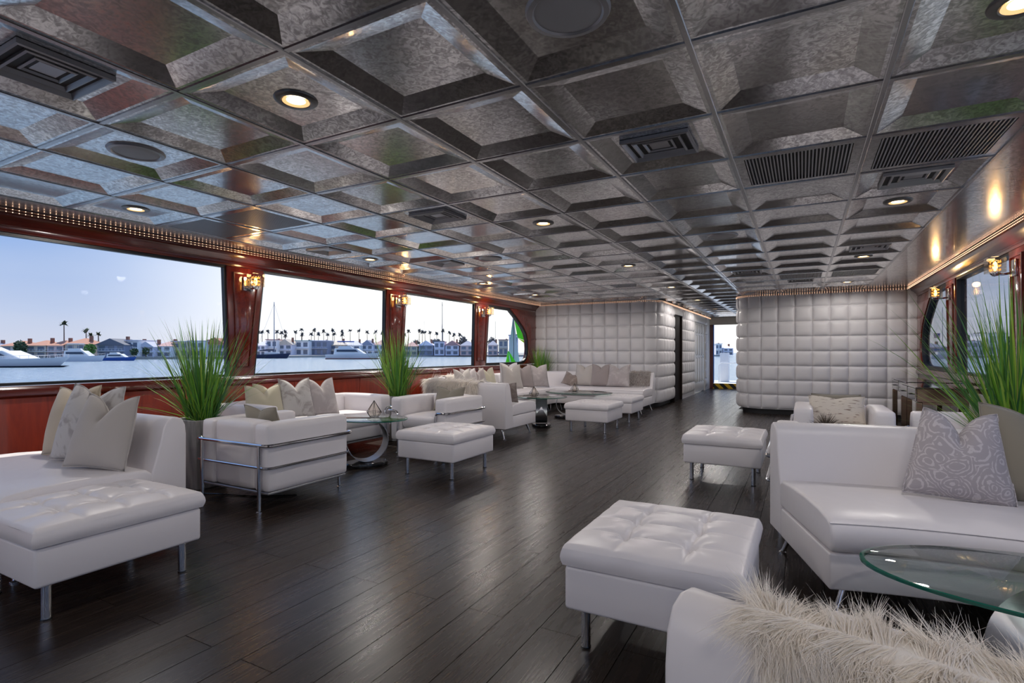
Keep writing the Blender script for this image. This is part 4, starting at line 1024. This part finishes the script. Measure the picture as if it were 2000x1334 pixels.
def terrarium(label, loc, s=1.0):
    t = thing('wire_terrarium', label, 'ornament', loc, R(20)); n = 6
    top = Vector((0, 0, 0.155*s)); mid = [Vector((0.075*s*math.cos(k_*2*PI/n), 0.075*s*math.sin(k_*2*PI/n), 0.045*s)) for k_ in range(n)]; bot = [Vector((0.045*s*math.cos(k_*2*PI/n), 0.045*s*math.sin(k_*2*PI/n), 0.003)) for k_ in range(n)]
    w = MB(); g = MB()
    for k_ in range(n):
        j = (k_+1) % n
        for a, b in ((top, mid[k_]), (mid[k_], mid[j]), (mid[k_], bot[k_]), (bot[k_], bot[j])): w.tube([a, b], 0.0025*s, 5)
        g.add([top, mid[k_], mid[j]], [(0, 1, 2)]); g.add([mid[k_], mid[j], bot[j], bot[k_]], [(0, 1, 2, 3)])
    w.build('wire_frame', M['wire'], t, smooth=0); g.build('glass_facets', M['crystal'], t, smooth=0)
terrarium('geometric wire and glass terrarium on the table between the left armchairs', (-3.62, 3.90, 0.462), 1.0)
terrarium('geometric wire terrarium on the small table of the far sectional', (-3.44, 7.02, 0.437), 0.95)
terrarium('small wire ornament on the wide table of the far sectional', (-3.30, 8.25, 0.432), 0.9)
def spiky(label, loc, r):
    t = thing('spiky_ornament', label, 'ornament', loc); rnd = random.Random(4)
    MB().lathe([(0.0, 0.0), (0.028, 0.004), (0.035, 0.03), (0.02, 0.055), (0.0, 0.06)], 14).build('core', M['twig'], t)
    for k_ in range(120):
        a = rnd.uniform(0, 2*PI); e = rnd.uniform(0.02, 1.0); d = Vector((math.cos(a)*math.sqrt(1-e*e), math.sin(a)*math.sqrt(1-e*e), e))
        MB().tube([Vector((0, 0, 0.03))+d*0.02, Vector((0, 0, 0.03))+d*r*rnd.uniform(0.8, 1.05)], 0.002, 4, radii=[0.003, 0.0008]).build('spike', M['twig'], t, smooth=0, fix=False)
spiky('brown spiky twig ball on the table behind the curved right sofa', (0.155, 4.82, 0.463), 0.125)

# ------------------------------------------------------------------ plants
def plant(label, plabel, x, y, top, nblade, hmin, hmax, spread, seed, wide=0.006, nobj=120):
    rnd = random.Random(seed)
    pt = thing('planter', plabel, 'planter', (x, y, 0)); V = []
    for hw, z in ((0.115, 0.0), (0.12, 0.01), (0.165, top-0.01), (0.165, top), (0.145, top), (0.14, top-0.05), (0.0, top-0.05)):
        V += [(-hw, -hw, z), (hw, -hw, z), (hw, hw, z), (-hw, hw, z)]
    MB().add(V, [(i*4+j, i*4+(j+1) % 4, (i+1)*4+(j+1) % 4, (i+1)*4+j) for i in range(5) for j in range(4)]+[(3, 2, 1, 0)]).build('pot', M['concrete'], pt, bevel=(0.006, 2), smooth=30)
    MB().bx(-0.138, 0.138, -0.138, 0.138, top-0.06, top-0.035).build('soil', M['soil'], pt, smooth=0)
    g = thing('ornamental_grass', label, 'plant', (x, y, top-0.035)); S = MB()
    for k_ in range(nblade):
      for _try in range(12):
        a = rnd.uniform(0, 2*PI); rr = 0.085*math.sqrt(rnd.random()); L = rnd.uniform(hmin, hmax); thin = k_ >= nobj
        lean = abs(rnd.gauss(0, spread))*(1.5 if thin else 1.0)+0.02; droop = rnd.uniform(0.0, 0.5)*lean*2.0 + (rnd.uniform(0, 0.9) if thin else 0)
        hz_ = Vector((math.cos(a), math.sin(a), 0)); p = Vector((rr*math.cos(a+rnd.gauss(0, 0.6)), rr*math.sin(a+rnd.gauss(0, 0.6)), 0))
        wd = wide*rnd.uniform(0.6, 1.1)*(0.30 if thin else 1.0); sd = Vector((-math.sin(a+rnd.gauss(0, 0.8)), math.cos(a), 0)).normalized(); ang = lean; ns = 8; vs = []
        for i in range(ns):
            f = i/(ns-1); w_ = wd*(1-f**2.2)*(0.6+0.4*min(1, f*4)); vs += [p+sd*w_, p-sd*w_]
            d = (hz_*math.sin(ang)+Vector((0, 0, 1))*math.cos(ang)); p = p+d*(L/(ns-1)); ang += droop/ns*(0.4+1.6*f)
        if all(XL+0.04 < q.x+x < XR-0.04 and q.y+y < 10.33 for q in vs): break
      else: continue
      fs = [(2*i, 2*i+1, 2*i+3, 2*i+2) for i in range(ns-1)]
      if thin: S.add(vs, fs)
      else: MB().add(vs, fs).build('leaf', M['leaf'], g, smooth=180, fix=False)
    o = S.build('grass_blades', M['leaf'], g, smooth=180, fix=False); o['kind'] = 'stuff'
plant('tall ornamental grass at left, in front of the first pillar', 'grey tapered planter between the left sofa and the armchair', -4.27, 2.63, 0.55, 420, 0.45, 0.92, 0.34, 11, 0.0085, 170)
plant('ornamental grass in front of the second pillar', 'grey tapered planter behind the facing armchair', -4.38, 5.14, 0.55, 400, 0.45, 0.92, 0.28, 12, 0.0085, 160)
plant('ornamental grass in the far left corner by the padded wall', 'grey tapered planter in the far left corner behind the sectional', -4.80, 10.12, 0.55, 360, 0.40, 0.80, 0.22, 13, 0.0085, 130)
plant('very large ornamental grass at the right edge, in front of the right windows', 'grey tapered planter behind the curved right sofa', 1.00, 3.76, 0.55, 420, 0.55, 1.08, 0.36, 14, 0.0075, 220)

# ------------------------------------------------------------------ mirrored consoles
def console(label, x0, x1, y0, y1, h):
    t = thing('mirrored_console', label, 'console table', ((x0+x1)/2, (y0+y1)/2, 0), 0, 'mirrored console tables'); hx, hy = (x1-x0)/2, (y1-y0)/2
    MB().bx(-hx, hx, -hy, hy, h-0.012, h).build('mirror_top', M['mirror'], t, bevel=(0.003, 1))
    MB().bx(-hx+0.012, hx-0.01, -hy+0.012, hy-0.012, h-0.14, h-0.013).build('carcass', M['bronze'], t, bevel=(0.003, 1))
    for s in (-1, 1):
        dr = MB().bx(-hx, -hx+0.012, min(0, s*hy)+0.02, max(0, s*hy)-0.02, h-0.132, h-0.018).build('drawer', M['mirror'], t, bevel=(0.004, 1))
        MB().tube(rpath([(-hx, s*hy/2-0.06, h-0.075), (-hx-0.022, s*hy/2-0.06, h-0.075), (-hx-0.022, s*hy/2+0.06, h-0.075), (-hx, s*hy/2+0.06, h-0.075)], 0.01), 0.004, 6).build('drawer_handle', M['wire'], dr)
    for sx_ in (-1, 1):
        for sy_ in (-1, 1): MB().bx(sx_*(hx-0.03)-0.025, sx_*(hx-0.03)+0.025, sy_*(hy-0.03)-0.025, sy_*(hy-0.03)+0.025, 0, h-0.14).build('leg', M['bronze'], t, bevel=(0.004, 1))
    MB().bx(-hx+0.01, hx-0.01, -hy+0.012, -hy+0.03, h-0.16, h-0.14).build('end_rail', M['bronze'], t, smooth=0)
console('mirrored console table nearer the viewer along the right wall', 0.92, 1.46, 6.16, 7.08, 0.755)
console('mirrored console table in the corner by the right padded wall', 0.98, 1.48, 7.12, 8.20, 0.76)

# ------------------------------------------------------------------ outside: harbour
SEA = -2.12
wt = MB().add([(-2600, -900, SEA), (2600, -900, SEA), (2600, 3200, SEA), (-2600, 3200, SEA)], [(0, 1, 2, 3)]).build('harbour_water', M['water'], None, smooth=0)
tag(wt, 'rippled blue harbour water outside the windows', 'water')
def facing(px, D):
    p = at(px, D); return p, TH
def shore(name, pts, h, back, m, label):
    b = MB(); P = [at(px, D) for px, D in pts]; Q = [at(px, D+back) for px, D in pts]; n = len(P); vs = []
    for p, q in zip(P, Q): vs += [(p.x, p.y, SEA-1), (p.x, p.y, SEA+h), (q.x, q.y, SEA+h+1.0), (q.x, q.y, SEA-1)]
    fs = [(i*4+j, (i+1)*4+j, (i+1)*4+(j+1) % 4, i*4+(j+1) % 4) for i in range(n-1) for j in range(4)]+[(0, 1, 2, 3), ((n-1)*4+3, (n-1)*4+2, (n-1)*4+1, (n-1)*4)]
    o = b.add(vs, fs).build(name, m, None, smooth=0); o['kind'] = 'structure'; return o
shore('trim_2', [(-300, 236), (0, 236), (250, 240), (440, 262), (600, 330), (760, 380), (1040, 400), (1420, 420)], 1.2, 160, paint(0.42, 0.39, 0.35), '')
shore('trim_3', [(1600, 300), (1850, 300), (2300, 320)], 1.2, 120, paint(0.30, 0.28, 0.25), '')
WINM = mat('house_glass', (0.16, 0.19, 0.25), 0.15)
hcount = [0]
def house(px0, px1, pt, pb, D, wall, roof, style, label, levels=2, wcol=None, group=None):
    p = at((px0+px1)/2, D); w = (px1-px0)/1048*D; z0 = SEA+0.9; h = max(4.0, zat(pt, D)-z0); d = 12.0
    t = thing('house', label, 'house', (p.x, p.y, z0), TH, group)
    rh = 0 if style == 'flat' else min(h*0.32, 3.4); bh = h-rh
    body = MB().bx(-w/2, w/2, 0, d, 0, bh).build('wall', wall, t, smooth=0)
    if style == 'flat': MB().bx(-w/2-0.4, w/2+0.4, -0.8, d+0.4, bh, bh+0.45).build('roof', roof, t, smooth=0)
    elif style == 'gable':
        MB().prism([(-w/2-0.7, bh-0.2), (0, h), (w/2+0.7, bh-0.2)], 'y', -0.9, d+0.6).build('roof', roof, t, smooth=0)
    else:
        e = 0.7; i = min(w/2-0.2, 4.0)
        MB().add([(-w/2-e, -e, bh), (w/2+e, -e, bh), (w/2+e, d+e, bh), (-w/2-e, d+e, bh), (-w/2+i, d/2, h), (w/2-i, d/2, h)], [(0, 1, 5, 4), (1, 2, 5), (2, 3, 4, 5), (3, 0, 4), (3, 2, 1, 0)]).build('roof', roof, t, smooth=0)
    n = max(2, int(w/3.6)); lh = bh/levels
    for l in range(levels):
        for k_ in range(n):
            x = -w/2+w*(k_+0.5)/n; ww = w/n*0.62; fo = MB().bx(x-ww/2, x+ww/2, -0.12, 0.02, l*lh+lh*0.22, l*lh+lh*0.80).build('window', WINM, t, smooth=0)
        if l > 0:
            MB().bx(-w/2, w/2, -1.6, 0, l*lh-0.12, l*lh+0.08).build('balcony', wcol or M['white'], t, smooth=0)
            r = MB().bx(-w/2, w/2, -1.6, -1.52, l*lh+0.95, l*lh+1.05)
            for k_ in range(int(w/1.5)+1): r.bx(-w/2+k_*1.5, -w/2+k_*1.5+0.08, -1.6, -1.52, l*lh, l*lh+1.0)
            r.build('railing', wcol or M['white'], t, smooth=0)
    MB().bx(w*0.25, w*0.25+1.1, d*0.4, d*0.4+1.1, bh*0.9, h+1.0).build('chimney', paint(0.28, 0.13, 0.09), t, smooth=0)
    return t
TR, TN, WH, GY_, BR, PK = paint(0.52, 0.22, 0.14), paint(0.66, 0.56, 0.46), paint(0.97, 0.95, 0.95), paint(0.60, 0.60, 0.68), paint(0.50, 0.28, 0.27), paint(0.78, 0.56, 0.52)  # house paints lightened in place of haze over the far shore
DKR, SLT, LAV = paint(0.13, 0.14, 0.18), paint(0.30, 0.32, 0.42), paint(0.86, 0.83, 0.93)
H1 = [(-70, -2, 668, GY_, SLT, 'hip', 'grey waterfront house at the left edge behind the white motor yacht'), (2, 46, 665, TN, TR, 'hip', 'tan house with a tiled roof behind the big motor yacht'),
      (50, 90, 664, TN, TR, 'hip', 'tan tile-roofed house left of the lone palm'), (92, 124, 664, PK, TR, 'hip', 'pink house with a terracotta roof under the lone palm'),
      (127, 168, 660, TN, TR, 'hip', 'tan house with terracotta roof right of the lone palm'), (190, 244, 661, SLT, DKR, 'gable', 'dark blue gabled house in the middle of the first window'),
      (246, 270, 666, WH, GY_, 'flat', 'white flat-roofed house beside the dark gabled one'), (273, 300, 667, LAV, GY_, 'gable', 'pale lavender gabled house in the first window'),
      (302, 334, 666, WH, BR, 'hip', 'white house with a brown roof left of the tall grass'), (337, 366, 668, TN, GY_, 'flat', 'tan house half hidden behind the tall grass'),
      (368, 400, 667, WH, GY_, 'flat', 'white house behind the tall grass'), (403, 440, 660, PK, TR, 'gable', 'pink house with a red gable next to the first pillar')]
for a, b, pt, wl_, rf, st, lb in H1: house(a, b, pt, 700, 238+max(0, a-200)*0.10, wl_, rf, st, lb)
H2 = [(500, 518, 665, LAV, GY_, 'hip', 'lavender house at the left of the second window'), (520, 541, 664, WH, BR, 'flat', 'white house behind the dark sailboat mast'),
      (543, 570, 662, LAV, TN, 'gable', 'gabled house with a tan roof right of the mast'), (577, 603, 666, WH, paint(0.25, 0.42, 0.46), 'flat', 'white house with a teal glazed front in the second window'),
      (605, 640, 666, SLT, LAV, 'flat', 'dark glazed flat-roofed house in the second window'), (643, 672, 664, TN, TN, 'hip', 'tan house in the middle of the second window'),
      (674, 704, 665, WH, GY_, 'hip', 'white house behind the motor yacht with the blue canopy'), (706, 728, 664, LAV, SLT, 'gable', 'pale house right of the blue canopy'),
      (730, 752, 664, WH, BR, 'hip', 'white house beside the second pillar')]
for a, b, pt, wl_, rf, st, lb in H2: house(a, b, pt, 695, 330+(a-500)*0.2, wl_, rf, st, lb)
H3 = [(790, 815, 668, TN, BR, 'hip', 'tan house at the left of the third window'), (818, 846, 665, SLT, LAV, 'gable', 'slate gabled boathouse in the third window'),
      (848, 868, 668, LAV, SLT, 'flat', 'lavender flat-roofed building behind the white sailboat'), (870, 896, 665, LAV, BR, 'gable', 'lavender gabled house right of the sailboat mast'),
      (899, 926, 666, PK, SLT, 'hip', 'pink house at the right of the third window'), (953, 972, 665, PK, SLT, 'hip', 'pink house at the left of the last left window'),
      (974, 992, 664, TN, BR, 'flat', 'tan block next to the lime sail'), (994, 1012, 655, LAV, SLT, 'flat', 'pale tower block behind the lime sail')]
for a, b, pt, wl_, rf, st, lb in H3: house(a, b, pt, 692, 385, wl_, rf, st, lb)
for a, b, pt, wl_, rf, st, lb in [(1885, 1925, 667, LAV, GY_, 'flat', 'grey waterfront building in the right window'), (1930, 1966, 652, WH, GY_, 'flat', 'white block on the hill in the right window'),
                                  (1816, 1850, 670, PK, SLT, 'hip', 'low pink house in the right corner window'), (1398, 1410, 672, WH, WH, 'flat', 'pale building seen through the far glass door'),
                                  (1413, 1432, 674, LAV, WH, 'hip', 'lavender building seen through the far glass door')]: house(a, b, pt, 690, 305 if a > 1500 else 420, wl_, rf, st, lb)
# trees and palms
TRUNK = paint(0.16, 0.12, 0.09); FROND = paint(0.07, 0.10, 0.05); HAZE_FROND = paint(0.17, 0.18, 0.19)  # second frond colour is greyed, distance haze mixed into the paint
def palm(px, pt, D, label, crown_px=10, m=FROND, first={}):
    p = at(px, D); z0 = SEA+1.2; h = zat(pt, D)-z0; r = crown_px/1048*D/2*1.0
    t = thing('palm_tree', label, 'palm tree', (p.x, p.y, z0), random.uniform(0, 6), 'palm trees on the far shore')
    MB().tube([(0, 0, 0), (0.1, 0.05, h*0.5), (0, 0, h-r*0.6)], 0.2, 6, radii=[0.35, 0.25, 0.2]).build('trunk', TRUNK, t)
    c = MB(); rnd = random.Random(px)
    for k_ in range(18):
        a = k_*2*PI/18+rnd.uniform(-0.2, 0.2); e = rnd.uniform(-0.5, 1.2); q = Vector((0, 0, h-r*0.6)); d = Vector((math.cos(a)*math.cos(e), math.sin(a)*math.cos(e), math.sin(e))); sd = d.cross(Vector((0, 0, 1))).normalized(); vs = []
        for i in range(4):
            w = r*0.34*(1-(i/3)**2*0.9); vs += [q+sd*w, q-sd*w]; q = q+d*r/3; d = (d+Vector((0, 0, -0.28))).normalized()
        c.add(vs, [(2*i, 2*i+1, 2*i+3, 2*i+2) for i in range(3)])
    c.build('crown', m, t, smooth=0, fix=False)
palm(125, 627, 246, 'lone tall slender palm in the first window', 19)
palm(168, 641, 250, 'bushy palm, left of the close pair in the first window', 17); palm(177, 650, 252, 'lower palm of the close pair in the first window', 14); palm(192, 649, 250, 'single palm right of the close pair in the first window', 14)
ORD = 'zeroth first second third fourth fifth sixth seventh eighth ninth tenth eleventh twelfth thirteenth fourteenth fifteenth sixteenth seventeenth eighteenth nineteenth twentieth twenty-first twenty-second twenty-third twenty-fourth'.split(); pc = 0
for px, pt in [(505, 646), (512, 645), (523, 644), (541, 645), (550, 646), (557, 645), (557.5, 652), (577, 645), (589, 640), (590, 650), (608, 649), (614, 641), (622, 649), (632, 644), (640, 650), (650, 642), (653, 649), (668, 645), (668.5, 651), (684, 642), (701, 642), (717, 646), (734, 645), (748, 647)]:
    pc += 1; palm(px, pt, 430, '%s palm from the left in the row behind the houses of the second window' % ORD[pc], 13, HAZE_FROND)
pc = 0
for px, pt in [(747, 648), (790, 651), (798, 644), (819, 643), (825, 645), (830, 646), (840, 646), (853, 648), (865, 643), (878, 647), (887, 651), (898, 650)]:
    pc += 1; palm(px, pt, 430, '%s palm from the left among the masts of the third window' % ORD[pc], 13, HAZE_FROND)
def tree(px, pt, D, wpx, m, label, zb=None, n=260):
    p = at(px, D); z0 = SEA+1.2 if zb is None else zb; h = zat(pt, D)-z0; r = wpx/1048*D/2; t = thing('leafy_tree', label, 'tree', (p.x, p.y, z0))
    MB().tube([(0, 0, 0), (0, 0, h*0.5)], 0.3, 6).build('trunk', TRUNK, t); c = MB(); rnd = random.Random(int(px))
    for k_ in range(n):
        v = Vector((rnd.gauss(0, 1), rnd.gauss(0, 1), rnd.gauss(0, 1))).normalized()*rnd.uniform(0.65, 1); q = Vector((v.x*r, v.y*r, h*0.58+v.z*h*0.42)); s = r*0.24
        a, b = Vector((rnd.gauss(0, 1), rnd.gauss(0, 1), rnd.gauss(0, 1))).normalized()*s, Vector((rnd.gauss(0, 1), rnd.gauss(0, 1), rnd.gauss(0, 1))).normalized()*s
        c.add([q+a, q+b, q-a, q-b], [(0, 1, 2, 3)])
    c.build('foliage', m, t, smooth=0, fix=False)
LG, DG = paint(0.12, 0.26, 0.05), paint(0.05, 0.09, 0.04)
for px, pt, w, m_, lb in [(175, 672, 20, LG, 'bright green tree beside the dark gabled house'), (40, 665, 22, DG, 'dark tree behind the big motor yacht'), (262, 680, 14, DG, 'round dark shrub by the white house'),
                          (285, 678, 12, DG, 'dark shrub in front of the lavender house'), (418, 661, 26, DG, 'dark tree behind the tall grass')]: tree(px, pt, 234 if px < 300 else 262, w, m_, lb)
for px, pt, w, lb in [(812, 664, 20, 'hazy tree at the left of the third window'), (852, 661, 22, 'hazy tree behind the sailboat'), (905, 660, 22, 'hazy tree near the third pillar'), (960, 658, 16, 'hazy tree in the last left window'), (905, 655, 16, 'hazy tree behind the pink house')]: tree(px, pt, 410, w, HAZE_FROND, lb)
for px, pt, w, lb in [(1895, 657, 40, 'dark tree on the left of the right window hill'), (1915, 650, 40, 'dark tree on the right window hill'), (1950, 658, 50, 'dark tree below the white hill block'), (1990, 655, 50, 'dark tree at the right edge of the right window')]: tree(px, pt, 330, w, DG, lb)
# boats
NAVY, BLUE, SHIPW, DGL = paint(0.02, 0.03, 0.08), paint(0.03, 0.10, 0.38), paint(0.78, 0.78, 0.80), paint(0.04, 0.06, 0.10)
def hull(b, L, bw, h, rake=0.12):
    """bow towards +x; deck sheer rises to the bow"""
    n = 16; prev = None; vs = []
    for i in range(n+1):
        u = i/n; x = -L/2+L*u; w = bw/2*(1-max(0, (u-0.45)/0.55)**2.2); w = max(w, 0.02); sh = h*(0.82+0.30*u*u); xb = x-L*rake*max(0, u-0.6)/0.4*0.8
        vs += [(xb, -w*0.72, -0.3), (x, -w, sh), (x, w, sh), (xb, w*0.72, -0.3)]
    fs = [(i*4+j, (i+1)*4+j, (i+1)*4+(j+1) % 4, i*4+(j+1) % 4) for i in range(n) for j in range(4)]+[(0, 1, 2, 3), (n*4+3, n*4+2, n*4+1, n*4)]
    return b.add(vs, fs)
def boat(px0, px1, pyb, label, hullm, kind, flip=False, hpx=None, ptop=None, canopy=None, name=None, stripe=None):
    D = (EYE-SEA)*1048/(pyb-688); p = at((px0+px1)/2, D); L = (px1-px0)/1048*D
    t = thing(name or ('sailboat' if kind == 'sail' else 'motor_yacht'), label, 'boat', (p.x, p.y, SEA), TH+(PI if flip else 0))
    bw = L*0.28; hh = (hpx or 12)/1048*D
    hull(MB(), L, bw, hh).build('hull', hullm, t, smooth=30)
    if stripe: hull(MB(), L*1.004, bw*1.01, hh*0.16).build('boot_stripe', stripe, t, smooth=30)
    if kind == 'sail':
        MB().bx(-L*0.2, L*0.18, -bw*0.25, bw*0.25, hh*0.75, hh*1.35).build('cabin', M['white'], t, bevel=(L*0.01, 2))
        mh = zat(ptop, D)-SEA; MB().tube([(L*0.05, 0, hh*0.8), (L*0.05, 0, mh)], L*0.006, 8, radii=[L*0.014, L*0.009]).build('mast', paint(0.20, 0.22, 0.28), t)
        MB().tube([(L*0.05, 0, hh*1.7), (-L*0.38, 0, hh*1.6)], L*0.006, 6).build('boom', paint(0.35, 0.35, 0.38), t)
        MB().tube([(L*0.05, 0, hh*1.82), (-L*0.16, 0, hh*1.85), (-L*0.36, 0, hh*1.70)], L*0.02, 8, radii=[L*0.026, L*0.022, L*0.008]).build('sail_cover', canopy or NAVY, t)
        for a in (L*0.49, -L*0.49):
            MB().tube([(L*0.05, 0, mh*0.97), (a, 0, hh)], L*0.0026, 4).build('stay', paint(0.3, 0.3, 0.32), t)
    else:
        ch = hh*0.9
        MB().add([(-L*0.36, -bw*0.36, hh*0.8), (L*0.22, -bw*0.32, hh*0.9), (L*0.22, bw*0.32, hh*0.9), (-L*0.36, bw*0.36, hh*0.8), (-L*0.34, -bw*0.33, hh+ch), (L*0.06, -bw*0.28, hh+ch), (L*0.06, bw*0.28, hh+ch), (-L*0.34, bw*0.33, hh+ch)],
                 [(0, 1, 5, 4), (1, 2, 6, 5), (2, 3, 7, 6), (3, 0, 4, 7), (4, 5, 6, 7), (3, 2, 1, 0)]).build('cabin', M['white'], t, bevel=(L*0.004, 1))
        for sy_ in (-1, 1):
            MB().prism([(-L*0.30, hh+ch*0.35), (L*0.10, hh+ch*0.35), (L*0.05, hh+ch*0.75), (-L*0.30, hh+ch*0.75)], 'y', sy_*bw*0.345, sy_*bw*0.36).build('cabin_window', DGL, t, smooth=0)
        MB().add([(-L*0.28, -bw*0.26, hh+ch), (-L*0.02, -bw*0.24, hh+ch), (-L*0.02, bw*0.24, hh+ch), (-L*0.28, bw*0.26, hh+ch), (-L*0.27, -bw*0.25, hh+ch*1.45), (-L*0.08, -bw*0.22, hh+ch*1.45), (-L*0.08, bw*0.22, hh+ch*1.45), (-L*0.27, bw*0.25, hh+ch*1.45)],
                 [(0, 1, 5, 4), (1, 2, 6, 5), (2, 3, 7, 6), (3, 0, 4, 7), (4, 5, 6, 7)]).build('flybridge', M['white'], t, smooth=0)
        if canopy:
            MB().bx(-L*0.30, -L*0.02, -bw*0.27, bw*0.27, hh+ch*2.25, hh+ch*2.45).build('canopy', canopy, t, bevel=(L*0.006, 2))
            c = MB()
            for x in (-L*0.28, -L*0.04):
                for y in (-bw*0.25, bw*0.25): c.tube([(x, y, hh+ch), (x, y, hh+ch*2.3)], L*0.002, 5)
            c.build('canopy_poles', M['chrome'], t)
        r = MB()
        for y in (-1, 1):
            pr = None
            for k_ in range(9):
                u = 0.55+0.44*k_/8; x = -L/2+L*u; w = bw/2*(1-max(0, (u-0.45)/0.55)**2.2)*0.94*y; zz = hh*(0.82+0.30*u*u); q = (x, w, zz+hh*0.35); r.tube([(x, w, zz), q], L*0.0012, 4)
                if pr: r.tube([pr, q], L*0.0014, 4)
                pr = q
        r.build('bow_rail', M['chrome'], t)
    return t
boat(-120, 136, 717, 'large white motor yacht at the left of the first window', SHIPW, 'motor', hpx=17, stripe=DGL)
boat(118, 206, 706, 'white cabin cruiser moored beyond the large motor yacht', SHIPW, 'motor', hpx=11, canopy=paint(0.7, 0.7, 0.7))
boat(203, 267, 704.5, 'small blue-hulled boat in the first window', BLUE, 'motor', hpx=7, name='motor_boat')
boat(497, 567, 700, 'dark-hulled sailboat in the second window', NAVY, 'sail', hpx=9, ptop=590)
boat(640, 744, 701.5, 'white motor yacht with a blue canopy in the second window', SHIPW, 'motor', hpx=11, canopy=BLUE, stripe=paint(0.30, 0.04, 0.03))
boat(832, 890, 695.5, 'white sailboat in the middle of the third window', SHIPW, 'sail', hpx=7, ptop=590, canopy=BLUE, stripe=BLUE)
boat(816, 838, 693.5, 'small blue boat left of the white sailboat', BLUE, 'sail', hpx=6, ptop=625)
boat(852, 872, 692.5, 'small moored sailboat behind the white sailboat', SHIPW, 'sail', hpx=5, ptop=634)
boat(902, 928, 692.5, 'blue moored boat at the right of the third window', BLUE, 'motor', hpx=6, name='motor_boat')
boat(952, 980, 693, 'blue-hulled sailboat in the last left window', BLUE, 'sail', hpx=6, ptop=627)
boat(1815, 1862, 701, 'sailboat with blue covers seen through the right corner window', GY_, 'sail', hpx=10, ptop=600, canopy=BLUE)
def flagpole():
    D = 255; p = at(1836, D); t = thing('ensign_flag', 'small striped flag flying in the right corner window', 'flag', (p.x, p.y, SEA+3), TH)
    MB().tube([(0, 0, 0), (0, 0, zat(650, D)-SEA-3)], 0.08, 6).build('staff', M['white'], t); z1 = zat(651, D)-SEA-3; fw, fh = 3.0, 2.2
    for k_ in range(7): MB().bx(-fw, 0, -0.03, 0.03, z1-fh+fh*k_/7, z1-fh+fh*(k_+1)/7).build('stripe', paint(0.55, 0.05, 0.06) if k_ % 2 == 0 else M['white'], t, smooth=0)
    MB().bx(-1.2, 0, -0.05, 0.05, z1-fh*0.5, z1).build('canton', paint(0.03, 0.05, 0.25), t, smooth=0)
flagpole()
# racing dinghy with lime sails close by
def dinghy():
    D = 46.0; p = at(1004, D); t = thing('racing_dinghy', 'small dinghy with white sail and lime green kites, close outside the last left window', 'boat', (p.x, p.y, SEA), TH)
    s = D/1048.0; z = lambda py: zat(py, D)-SEA; x = lambda px: (px-1004)*s
    hull(MB(), 4.2, 1.4, 0.45).build('hull', SHIPW, t, smooth=30)
    MB().tube([(x(1003), 0, 0.3), (x(1003.5), 0, z(612))], 0.035, 8).build('mast', paint(0.15, 0.15, 0.17), t)
    def sheet(poly, m, nm, bulge, y0=0.0):
        b = MB(); A, B, C, Dd = [Vector((x(px), y0, z(py))) for px, py in poly]
        def fn(sg):
            def f(u, v):
                q = (A*(1-u)+B*u)*(1-v)+(Dd*(1-u)+C*u)*v; return (q.x, q.y+bulge*math.sin(PI*u)*math.sin(PI*v)+sg*0.006, q.z)
            return f
        b.grid(fn(-1), 8, 8); b.grid(fn(1), 8, 8, flip=True); b.build(nm, m, t, smooth=180, weld=False)
    sheet([(1002, 618), (1003, 618), (1016, 716), (990, 712)], M['sail'], 'mainsail', 0.35)
    sheet([(1003, 620), (1005, 622), (1032, 668), (1011, 660)], M['green'], 'upper_kite', -0.5, -0.3)
    sheet([(1011, 660.5), (1032, 668.5), (1036, 684), (1026, 672)], M['yellowgreen'], 'kite_foot', -0.2, -0.3)
    sheet([(993, 686), (994, 686), (1012, 714), (1001, 716)], M['green'], 'lower_kite_right', -0.15, -0.5)
    sheet([(992, 686), (993, 686), (996, 716), (986, 716)], M['green'], 'lower_kite_left', -0.15, -0.52)
    MB().tube([(x(993), -0.5, z(686)), (x(996), -0.4, 0.3)], 0.02, 6).build('bowsprit', paint(0.2, 0.2, 0.2), t)
dinghy()

tag(MB().tube([(-4.05, 2.46, 0.005), (-3.90, 2.52, 0.005), (-3.62, 2.60, 0.005), (-3.35, 2.78, 0.005)], 0.004, 6).build('power_cord', M['black'], None), 'thin black cord lying on the floor under the armchair seen from behind', 'cord')
